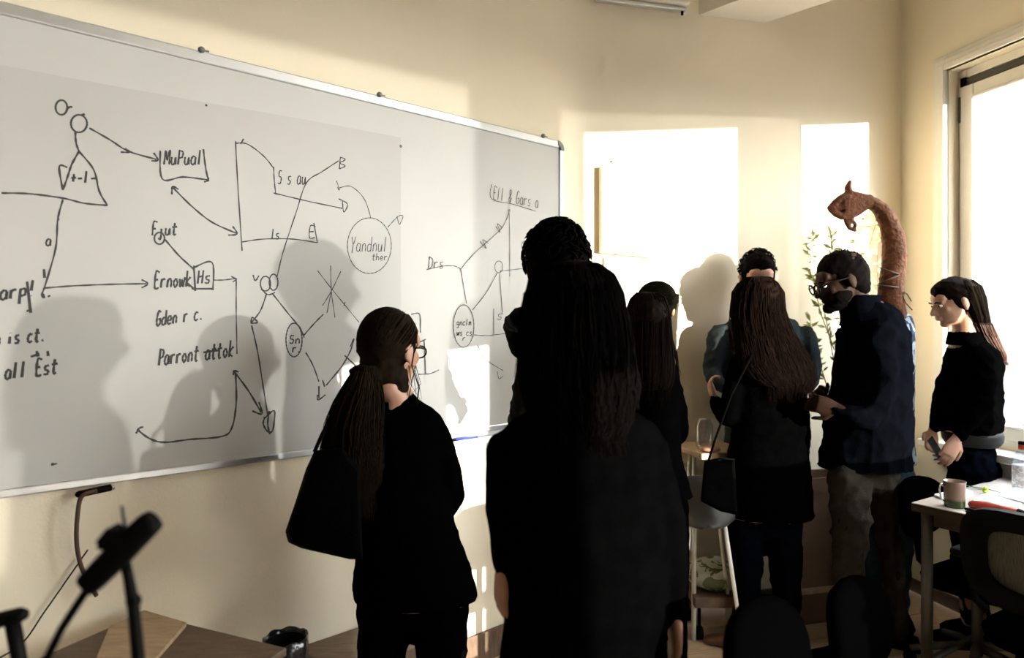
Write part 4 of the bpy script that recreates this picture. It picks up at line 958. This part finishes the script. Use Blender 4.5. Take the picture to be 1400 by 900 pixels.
for s in (-1, 1): g.tube([hc + rot @ Vector((s * .034 + .024 * math.cos(q), .102, .000 + .019 * math.sin(q))) for q in [2 * math.pi * i / 16 for i in range(17)]], .0026, 6)
g.build('glasses', M['black'], r, True)
MB().tube([W(568, 470, Y), W(563, 500, Y - .01), W(573, 530, Y - .02), (W(570, 552, Y - .05))], .0022, 6).build('cord', M['black'], r, True, label='thin black cord hanging by the cheek')
# the bag on her shoulder
bg_ = thing('tote_bag', 'large black leather tote bag hanging from the ponytail woman\'s shoulder', 'bag', W(450, 765, Y))
out = [(430, 616), (418, 642), (402, 692), (390, 727), (394, 742), (412, 750), (478, 765), (496, 765), (492, 640), (468, 612)]
rs = []
for dy, sc_ in ((-.21, .92), (-.19, .99), (-.15, 1.0), (-.09, .99), (-.07, .92)):
    cc_ = Vector((455, 700)); rs.append([W(cc_.x + (x - cc_.x) * sc_, cc_.y + (y - cc_.y) * sc_, Y + dy) for x, y in out])
MB().rings(rs).build('bag_body', M['leather'], bg_, True, bevel=.004)
for dy in (-.18, -.10):
    MB().tube([W(x, y, Y + dy + q) for x, y, q in ((430, 618, 0), (440, 595, 0), (452, 572, .03), (470, 568, .06 - dy), (476, 600, .1), (480, 640, 0))], .006, 6).build('strap', M['leather'], bg_, True)

# 2 woman in the centre, nearest the camera
Y = 1.55
aR = [(888, 612, 0, 30), (908, 700, 0, 30), (920, 775, .02, 26), (922, 838, .03, 19)]
aL = [(690, 615, 0, 30), (688, 700, 0, 27), (691, 773, .0, 20)]
w1, d1 = wristdir(aR, Y); w2, d2 = wristdir(aL, Y)
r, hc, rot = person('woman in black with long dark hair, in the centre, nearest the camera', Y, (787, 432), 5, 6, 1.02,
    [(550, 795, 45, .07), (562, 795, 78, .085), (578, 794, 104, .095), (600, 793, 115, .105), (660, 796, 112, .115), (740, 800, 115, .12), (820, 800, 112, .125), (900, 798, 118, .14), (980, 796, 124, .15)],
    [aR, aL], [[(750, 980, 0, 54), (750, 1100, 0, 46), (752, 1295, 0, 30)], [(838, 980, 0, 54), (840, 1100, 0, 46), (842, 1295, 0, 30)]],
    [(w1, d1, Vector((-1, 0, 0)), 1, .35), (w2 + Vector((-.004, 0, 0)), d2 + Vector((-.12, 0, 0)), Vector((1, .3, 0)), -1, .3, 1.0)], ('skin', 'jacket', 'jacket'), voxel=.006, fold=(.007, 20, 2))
core = MB(); hair_cap(core, hc, rot, 1.02, 1.04)
rows = [(361, 784, 34, .05), (375, 783, 54, .08), (400, 785, 64, .10, -.01), (440, 786, 70, .10, -.02), (480, 787, 74, .095, -.03), (515, 789, 74, .085, -.05), (545, 792, 70, .075, -.06), (575, 798, 60, .06, -.07), (596, 800, 45, .04, -.09)]
hr = hair_rows(rows, Y); core.rings([ring3(c, a, b, 22) for c, a, b in hr]); hm = MB(); strands(hm, hr, 420, 9, .008, 14, .0022, 1.01, tail=.03, stray=.2)
w_ = hair_rows([(470, 848, 12, .02), (500, 856, 14, .02), (530, 862, 12, .02), (552, 862, 8, .015)], Y); strands(hm, w_, 90, 10, .007, 10, .0018, 1.0, tail=.01, stray=.4)
addhair(r, hm, 'hair_dark', core, seed=5)

# 3 man with dark wavy hair behind her, arm raised
Y = 2.20
aL = [(716, 436, .0, 22), (704, 440, .10, 18), (700, 452, .16, 17), (712, 480, .12, 18)]
aR = [(806, 440, 0, 22), (820, 520, .02, 19), (806, 560, .14, 15)]
w1, d1 = wristdir(aR, Y)
r, hc, rot = person('man with thick dark wavy hair, half hidden behind the centre woman', Y, (762, 370), -8, 4, 1.14,
    [(408, 762, 26, .06), (416, 762, 42, .08), (430, 762, 52, .10), (470, 762, 54, .11), (520, 762, 62, .115), (570, 760, 68, .12), (640, 760, 66, .12), (680, 760, 64, .12)],
    [aL, aR], [[(735, 690, 0, 34), (738, 850, 0, 27), (738, 1085, 0, 18)], [(788, 690, 0, 34), (788, 850, 0, 27), (790, 1085, 0, 18)]],
    [(w1, d1, Vector((-1, 0, 0)), 1, .5)], ('skin', 'plaid', 'jeans'), fold=(.012, 30, 3))
core = MB(); hair_cap(core, hc, rot, 1.17, 1.07, True); hm = MB(); hair_tufts(hm, hc, rot, 1.24, 520, 21, .032, .28, .0030)
addhair(r, hm, 'hair_dark', core, seed=7)

# 4 long straight hair, dark coat, right of the centre woman
Y = 2.70
aR = [(918, 522, 0, 14), (926, 560, 0, 15), (930, 594, .05, 14), (912, 612, .16, 10)]
aL = [(868, 522, 0, 14), (862, 570, 0, 14), (868, 600, .12, 11)]
w1, d1 = wristdir(aR, Y); w2, d2 = wristdir(aL, Y)
r, hc, rot = person('woman with long straight brown hair and dark coat, right behind the centre woman', Y, (887, 439), -12, 4, .92,
    [(484, 892, 18, .05), (493, 892, 30, .075), (506, 893, 37, .09), (540, 893, 38, .10), (590, 894, 37, .10), (630, 896, 38, .11), (662, 899, 44, .13), (677, 900, 48, .14)],
    [aR, aL], [[(884, 690, 0, 20), (884, 800, 0, 17), (884, 918, 0, 12)], [(924, 690, 0, 21), (926, 800, 0, 18), (930, 918, 0, 12)]],
    [(w1, d1, Vector((0, 0, -1)), -1, .5, .9), (w2, d2, Vector((1, 0, 0)), 1, .5, .9)], ('skin', 'coat2', 'jacket'), fold=(.006, 26, 4))
core = MB(); hair_cap(core, hc, rot, .92, 1.02)
rows = [(400, 885, 14, .04), (408, 886, 23, .07), (425, 886, 29, .09), (450, 886, 31, .09, -.01), (475, 886, 33, .08, -.03), (500, 887, 34, .07, -.05), (520, 888, 32, .06, -.06), (534, 889, 26, .04, -.07)]
hr = hair_rows(rows, Y); core.rings([ring3(c, a, b, 18) for c, a, b in hr]); hm = MB(); strands(hm, hr, 220, 12, .002, 5, .002, 1.01, tail=.04, stray=.2)
w_ = hair_rows([(455, 912, 5, .02), (480, 919, 6, .02), (505, 924, 4, .015)], Y); strands(hm, w_, 40, 13, .003, 6, .0014, 1.0, tail=.02, stray=.5)
addhair(r, hm, 'hair_brown', core, seed=8)

# 5 person in a beanie behind her
Y = 3.10
r, hc, rot = person('person in an olive beanie, almost hidden behind the straight-haired woman', Y, (898, 423), 160, 6, .95,
    [(466, 892, 15, .05), (476, 892, 24, .08), (500, 892, 30, .1), (560, 892, 30, .1), (640, 892, 29, .1)],
    [[(868, 500, 0, 11), (866, 560, 0, 10), (872, 610, -.04, 8)], [(916, 500, 0, 11), (917, 560, 0, 10), (910, 610, -.04, 8)]],
    [[(882, 650, 0, 15), (882, 760, 0, 13), (882, 860, 0, 9)], [(904, 650, 0, 15), (904, 760, 0, 13), (904, 860, 0, 9)]], [], ('skin', 'coat2', 'jeans'), voxel=.009)
b = MB(); 
for p_, q_ in (((0, -.004, .052), (.094, .112, .084)), ((0, -.03, .026), (.093, .092, .092))): b.ell(hc + rot @ (Vector(p_) * .95), tuple(x * .97 for x in q_), rot)
place(remesh(b, .007, 3, .5), 'beanie', M['beanie'], r)
b = MB(); rs = []
for z, q in ((.004, .090), (.006, .096), (.045, .099), (.047, .090)): rs.append([hc + rot @ Vector((q * math.cos(a) * 1.0, -.012 + q * 1.14 * math.sin(a), z + .02)) for a in [2 * math.pi * i / 30 for i in range(30)]])
b.rings(rs).build('beanie_cuff', M['beanie'], r, True)

# 6 man in the blue-grey sweater facing the camera
Y = 3.40
aL = [(984, 458, 0, 17), (973, 505, -.01, 15), (978, 522, -.08, 12), (1000, 536, -.16, 9)]
aR = [(1101, 460, 0, 17), (1111, 505, -.01, 14), (1108, 525, -.08, 12), (1085, 540, -.16, 9)]
w1, d1 = wristdir(aL, Y); w2, d2 = wristdir(aR, Y)
r, hc, rot = person('man in a blue-grey sweater facing the camera behind the wavy-haired woman', Y, (1036, 379), 172, 18, 1.06,
    [(424, 1040, 20, .06), (431, 1041, 34, .09), (440, 1042, 50, .11), (462, 1042, 57, .12), (520, 1042, 55, .12), (580, 1042, 52, .12), (625, 1042, 52, .12)],
    [aL, aR], [[(1020, 640, 0, 24), (1018, 730, 0, 19), (1018, 832, 0, 12)], [(1065, 640, 0, 24), (1067, 730, 0, 19), (1068, 832, 0, 12)]],
    [(w1, d1, Vector((0, -1, 0)), 1, .5, .9), (w2, d2, Vector((0, -1, 0)), -1, .5, .9)], ('skin', 'bluegrey', 'jeans'), voxel=.007, show_eyes=True)
core = MB(); hair_cap(core, hc, rot, 1.04, 1.04, False, False); core.ell(hc + rot @ Vector((-.012, .052, .092)), (.034, .034, .028), rot); hm = MB(); hair_tufts(hm, hc, rot, 1.06, 220, 31, .03, .3, .002)
addhair(r, hm, 'hair_dark', core, seed=9)

# 7 woman with long wavy hair and a small black handbag
Y = 3.08
aL = [(1010, 498, 0, 16), (1001, 545, -.01, 16), (997, 574, .0, 16), (984, 560, .07, 13), (977, 546, .11, 10)]
aR = [(1080, 505, 0, 16), (1092, 560, 0, 16), (1096, 600, .0, 14), (1094, 634, .02, 11)]
w1, d1 = wristdir(aL, Y); w2, d2 = wristdir(aR, Y)
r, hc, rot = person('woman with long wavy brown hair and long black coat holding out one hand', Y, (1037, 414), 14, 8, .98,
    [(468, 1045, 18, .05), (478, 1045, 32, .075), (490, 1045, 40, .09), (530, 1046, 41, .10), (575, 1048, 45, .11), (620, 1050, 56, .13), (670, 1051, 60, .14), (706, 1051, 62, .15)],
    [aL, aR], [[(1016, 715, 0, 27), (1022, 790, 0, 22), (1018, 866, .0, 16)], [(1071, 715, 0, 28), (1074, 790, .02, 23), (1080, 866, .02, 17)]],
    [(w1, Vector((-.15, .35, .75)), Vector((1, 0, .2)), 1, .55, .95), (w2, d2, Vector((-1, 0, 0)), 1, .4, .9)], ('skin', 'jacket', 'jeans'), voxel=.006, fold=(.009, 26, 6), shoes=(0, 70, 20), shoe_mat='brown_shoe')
core = MB(); hair_cap(core, hc, rot, .98, 1.04)
rows = [(379, 1037, 15, .04), (387, 1036, 25, .08), (400, 1036, 32, .10), (425, 1036, 34, .10, -.01), (450, 1042, 37, .09, -.03), (475, 1052, 42, .075, -.06), (500, 1062, 46, .065, -.09), (518, 1072, 40, .05, -.10), (530, 1082, 26, .03, -.11)]
hr = hair_rows(rows, Y); core.rings([ring3(c, a, b, 18) for c, a, b in hr]); hm = MB(); strands(hm, hr, 620, 14, .010, 15, .0016, 1.02, tail=.04, stray=.4)
w_ = hair_rows([(425, 1004, 6, .03, .03), (450, 1006, 9, .03, .02), (475, 1008, 8, .03, .0)], Y); strands(hm, w_, 60, 15, .012, 14, .0018, 1.0, tail=.01, stray=.4)
addhair(r, hm, 'hair_brown', core, seed=10)
hb = thing('handbag', 'small glossy black handbag at the hip of the wavy-haired woman', 'bag', W(980, 702, Y - .16))
out = [(963, 632), (1004, 628), (1008, 704), (985, 699), (958, 685)]
rs = []
for dy, s_ in ((-.27, .9), (-.26, 1), (-.21, 1.02), (-.165, .95)): rs.append([W(983 + (x - 983) * s_, 665 + (y - 665) * s_, Y + dy) for x, y in out])
MB().rings(rs).build('bag_body', M['leather'], hb, bevel=.008)
MB().tube([W(963, 632, Y - .27), W(985, 627, Y - .275), W(1004, 629, Y - .27)], .005).build('zip_edge', M['black'], hb, True)
MB().tube([W(968, 632, Y - .20), W(978, 600, Y - .19), W(1000, 540, Y - .18), W(1030, 482, Y - .12)], .005, 6).build('strap', M['leather'], hb, True)

# 8 man with glasses and beard in a navy overshirt
Y = 3.02
aN = [(1203, 456, -.13, 23), (1206, 520, -.18, 22), (1194, 572, -.19, 20), (1168, 566, -.20, 16), (1146, 560, -.18, 12)]
aF = [(1165, 456, .12, 18), (1150, 520, .16, 17), (1140, 560, .16, 14), (1126, 548, .10, 11)]
w1, d1 = wristdir(aN, Y); w2, d2 = wristdir(aF, Y)
r, hc, rot = person('bearded man in glasses and navy overshirt looking down to the left', Y, (1152, 383), 84, 20, 1.10,
    [(408, 1182, 20, .07), (416, 1186, 30, .10), (430, 1190, 40, .14), (455, 1193, 46, .18), (500, 1193, 50, .19), (550, 1190, 54, .19), (600, 1184, 58, .18), (632, 1180, 62, .17), (641, 1179, 62, .17)],
    [aN, aF], [[(1160, 660, -.07, 34), (1164, 730, -.07, 30), (1160, 800, -.06, 24), (1158, 872, -.05, 16)], [(1203, 660, .08, 31), (1213, 730, .08, 24), (1222, 800, .05, 20), (1229, 872, .05, 16)]],
    [(w1, d1, Vector((0, 1, 0)), 1, .5), (w2, d2, Vector((0, -1, 0)), 1, .5)], ('skin_dark', 'navy', 'khaki'), neck=(1176, 418), voxel=.0065, fold=(.019, 15, 8), shoes=(0, 90, 60), show_eyes=True)
core = MB(); hair_cap(core, hc, rot, 1.10, .975, False, True); hm = MB(); hair_tufts(hm, hc, rot, 1.04, 120, 41, .010, .1, .0014)
addhair(r, hm, 'hair_dark', core, seed=11)
b = MB(); k = 1.1
for p_, q_ in (((0, .050, -.082), (.052, .052, .032)), ((0, .088, -.088), (.030, .026, .026)), ((0, .103, -.044), (.024, .008, .005)), ((-.046, .035, -.052), (.018, .040, .034)), ((.046, .035, -.052), (.018, .040, .034))):
    b.ell(hc + rot @ (Vector(p_) * k), tuple(x * k for x in q_), rot, 16, 10)
place(remesh(b, .005, 2, .5, (.003, 150, 4)), 'beard', M['hair_dark'], r)
g = MB(); gl = MB()
for s in (-1, 1):
    loop = [hc + rot @ (Vector((s * .033 + .026 * math.cos(q), .116, .000 + .019 * math.sin(q))) * k) for q in [2 * math.pi * i / 18 for i in range(19)]]
    g.tube(loop, .0032, 6); gl.add(loop[:-1] + [p + rot @ Vector((0, -.001, 0)) for p in loop[:-1]], [tuple(range(18)), tuple(range(35, 17, -1))])
    g.tube([hc + rot @ (Vector(q) * k) for q in ((s * .058, .116, .006), (s * .078, .07, .010), (s * .083, .0, .006))], .0032, 6)
g.tube([hc + rot @ (Vector((x, .118, .004)) * k) for x in (-.008, 0, .008)], .003, 6)
g.build('glasses', M['black'], r, True); gl.build('lens', M['spec_glass'], r)
c = MB(); rs = []
for y_, x_, a_, b_ in ((430, 1176, .085, .10), (414, 1176, .082, .085), (403, 1178, .078, .078), (404, 1178, .070, .070), (420, 1176, .072, .07)): rs.append(ring3(W(x_, y_, Y), a_, b_, 20))
place(remesh(c.rings(rs), .007, 2), 'collar', M['navy'], r)
for q in ((1151, 447), (1143, 481)): MB().ell(W(q[0] - 4, q[1], Y - .13), (.006, .006, .006)).build('button', M['paper'], r, True)

# 9 person behind him with one arm arched overhead
Y = 3.36
arm = [(1222, 440, 0, 19), (1217, 412, -.01, 18), (1219, 385, -.02, 16), (1223, 355, -.02, 16.5), (1222, 326, -.02, 15.5), (1214, 302, -.03, 13), (1204, 286, -.03, 11), (1192, 277, -.04, 9)]
aO = [(1180, 450, 0, 14), (1172, 520, 0, 13), (1176, 570, -.04, 10)]
w2, d2 = wristdir(aO, Y)
wr = W(1187, 276, Y - .04)
def H9(x, y, dy=0): return W(x, y, Y - .04 + dy)
r, hc, rot = person('person behind the bearded man with one brown arm arched high overhead', Y, (1164, 394), 160, 10, .93,
    [(424, 1200, 18, .06), (432, 1204, 30, .09), (446, 1208, 38, .11), (480, 1209, 40, .12), (540, 1208, 40, .12), (600, 1208, 40, .12), (634, 1209, 42, .12)],
    [[(1222, 446, 0, 20), (1232, 438, -.01, 17), (1238, 468, -.02, 14)], aO], [[(1194, 650, 0, 22), (1194, 740, 0, 18), (1192, 838, 0, 12)], [(1230, 650, 0, 22), (1232, 740, 0, 18), (1230, 838, 0, 12)]],
    [], ('skin', 'zebra', 'bluejeans'), voxel=.008, fold=(.006, 26, 9))
am = MB(); path_px(am, arm, Y, 1.0, 16)
place(remesh(am, .006, 4, .5, (.005, 40, 6)), 'raised_sleeve', M['brown_sleeve'], r)
hn = MB()
rs = []
for x, y, a, b in ((1193, 276, .034, .028), (1184, 276, .040, .029), (1173, 278, .060, .032), (1160, 281, .072, .032), (1150, 283, .060, .030)):
    c_ = H9(x, y); dd_ = Vector((-.98, 0, -.15)); ud = Vector((-.15, 0, .98)); rs.append([c_ + ud * a * math.cos(q) + Vector((0, 1, 0)) * b * math.sin(q) for q in [2 * math.pi * i / 16 for i in range(16)]])
hn.rings(rs)
for p_, rr_ in (([(1160, 270), (1149, 272), (1141, 278), (1133, 284)], (.021, .020, .017, .010)), ([(1160, 280), (1148, 284), (1140, 286), (1134, 288)], (.017, .016, .014, .008)), ([(1160, 291), (1150, 296), (1143, 293), (1136, 289)], (.020, .019, .016, .010)),
    ([(1170, 290), (1162, 298), (1156, 299), (1150, 294)], (.015, .014, .012, .009))): hn.tube([H9(x, y, -.01) for x, y in p_], rr_, 9, True)
hn.tube([H9(x, y) for x, y in ((1172, 272), (1161, 264), (1159, 256), (1162, 248))], (.028, .021, .017, .009), 9, True)       # thumb
lp_ = [H9(1165 + 4.2 * math.cos(q), 308 + 5 * math.sin(q)) for q in [2 * math.pi * i / 14 - 1.6 for i in range(15)]]
hn.tube([H9(1164, 292)] + lp_, .0095, 8, True); hn.tube([H9(1156, 303), H9(1161, 312), H9(1169, 315)], .010, 8, True)
place(remesh(hn, .005, 2, .4), 'raised_hand', M['brown_sleeve'], r, label='brown hand bent over, thumb pointing up')
for y_, x_, tilt in ((372, 1220, 6), (381, 1219, -7), (392, 1218, 2)):
    MB().tube([W(x_ + 17.5 * math.cos(q), y_ + tilt * math.cos(q), Y - .02 + .062 * math.sin(q)) for q in [2 * math.pi * i / 22 for i in range(23)]], .004, 6).build('wrap_cord', M['brown_band'], r, True)
MB().tube([W(1232, 398, Y - .06), W(1240, 402, Y - .06), W(1246, 412, Y - .05)], .003, 5).tube([W(1234, 404, Y - .06), W(1238, 414, Y - .06), W(1247, 424, Y - .05)], .003, 5).build('cord_end', M['brown_band'], r, True)
core = MB(); hair_cap(core, hc, rot, .93, .98); addhair(r, MB(), 'hair_dark', core, seed=12)

# 10 woman by the window, in profile, holding a phone
Y = 3.20
aN = [(1340, 487, -.12, 17), (1346, 530, -.16, 17), (1334, 566, -.17, 15), (1308, 600, -.17, 10)]
aF = [(1312, 487, .10, 13), (1292, 530, .13, 12), (1284, 560, .10, 11), (1275, 590, .02, 8)]
w1, d1 = wristdir(aN, Y); w2, d2 = wristdir(aF, Y)
r, hc, rot = person('woman with auburn hair and black bomber jacket by the window, reading her phone', Y, (1305, 413), 86, 16, .98,
    [(460, 1322, 14, .05), (466, 1324, 22, .08), (476, 1327, 30, .12), (492, 1329, 35, .14), (525, 1325, 40, .15), (560, 1322, 45, .15), (585, 1324, 43, .145), (592, 1327, 38, .13)],
    [aN, aF], [[(1328, 640, -.06, 33), (1322, 730, -.06, 24), (1324, 848, -.05, 13)], [(1336, 640, .06, 33), (1334, 730, .06, 24), (1340, 848, .05, 13)]],
    [(w1, d1 + Vector((-.1, 0, -.5)), Vector((.0, 1, 0)), 1, .35, .95), (w2, d2 + Vector((.1, 0, -.4)), Vector((0, -1, 0)), 1, .35, .9)], ('skin', 'jacket', 'jeans'), neck=(1318, 462), voxel=.0055, fold=(.015, 18, 12), show_eyes=True)
b = MB(); loft_px(b, [(588, 1328, 35, .125), (594, 1329, 36, .13), (602, 1329, 35, .125), (608, 1329, 31, .11)], Y); b.build('waistband', M['grey_knit'], r, True)
core = MB(); hair_cap(core, hc, rot, .98, 1.03, False, False); core.ell(hc + rot @ Vector((0, .030, .066)), (.068, .058, .046), rot); addhair(r, MB(), 'hair_brown', core, seed=14); core = MB()
rows = [(383, 1312, 15, .05), (392, 1315, 22, .08), (408, 1320, 22, .088), (425, 1326, 18, .085), (442, 1333, 16, .07), (458, 1342, 16, .06), (474, 1353, 13, .05), (486, 1362, 10, .04), (494, 1368, 6, .025)]
hr = hair_rows(rows, Y); core.rings([ring3(c, a, b_, 18) for c, a, b_ in hr]); hm = MB(); strands(hm, hr[:6], 160, 16, .002, 6, .002, 1.01, tail=.02, stray=.05); addhair(r, hm, 'hair_blond', core, seed=13); hm = MB(); strands(hm, hr[4:], 200, 17, .003, 6, .002, 1.06, tail=.015, stray=.3); hm.build('hair', M['hair_red_lit'], r, True, label='auburn hair ends, window light put into their colour')
c = MB(); c.rings([ring3(W(x_, y_, Y), a_, b_, 20) for y_, x_, a_, b_ in ((472, 1319, .076, .088), (462, 1319, .072, .076), (453, 1319, .066, .068), (454, 1319, .058, .060), (466, 1320, .056, .058))])
place(remesh(c, .006, 2), 'collar', M['jacket'], r)
ph = thing('smartphone', 'dark smartphone held low in both hands by the woman at the window', 'phone', W(1279, 615, Y - .12))
a = [(1275, 597), (1268, 604), (1283, 628), (1290, 621)]
MB().prism([W(x, y, Y - .13 + (0 if i in (0, 3) else -.05)) for i, (x, y) in enumerate(a)], Vector((0, 0, 0)), Vector((.004, .009, .003))).build('case', M['black'], ph, bevel=.001)
MB().prism([W(1279 + (x - 1279) * .88, 612.5 + (y - 612.5) * .88, Y - .13 + (0 if i in (0, 3) else -.044)) for i, (x, y) in enumerate(a)], Vector((-.001, -.002, 0)), Vector((0, 0, 0))).build('screen', M['lens_grey'] if 'lens_grey' in M else M['steel'], ph)
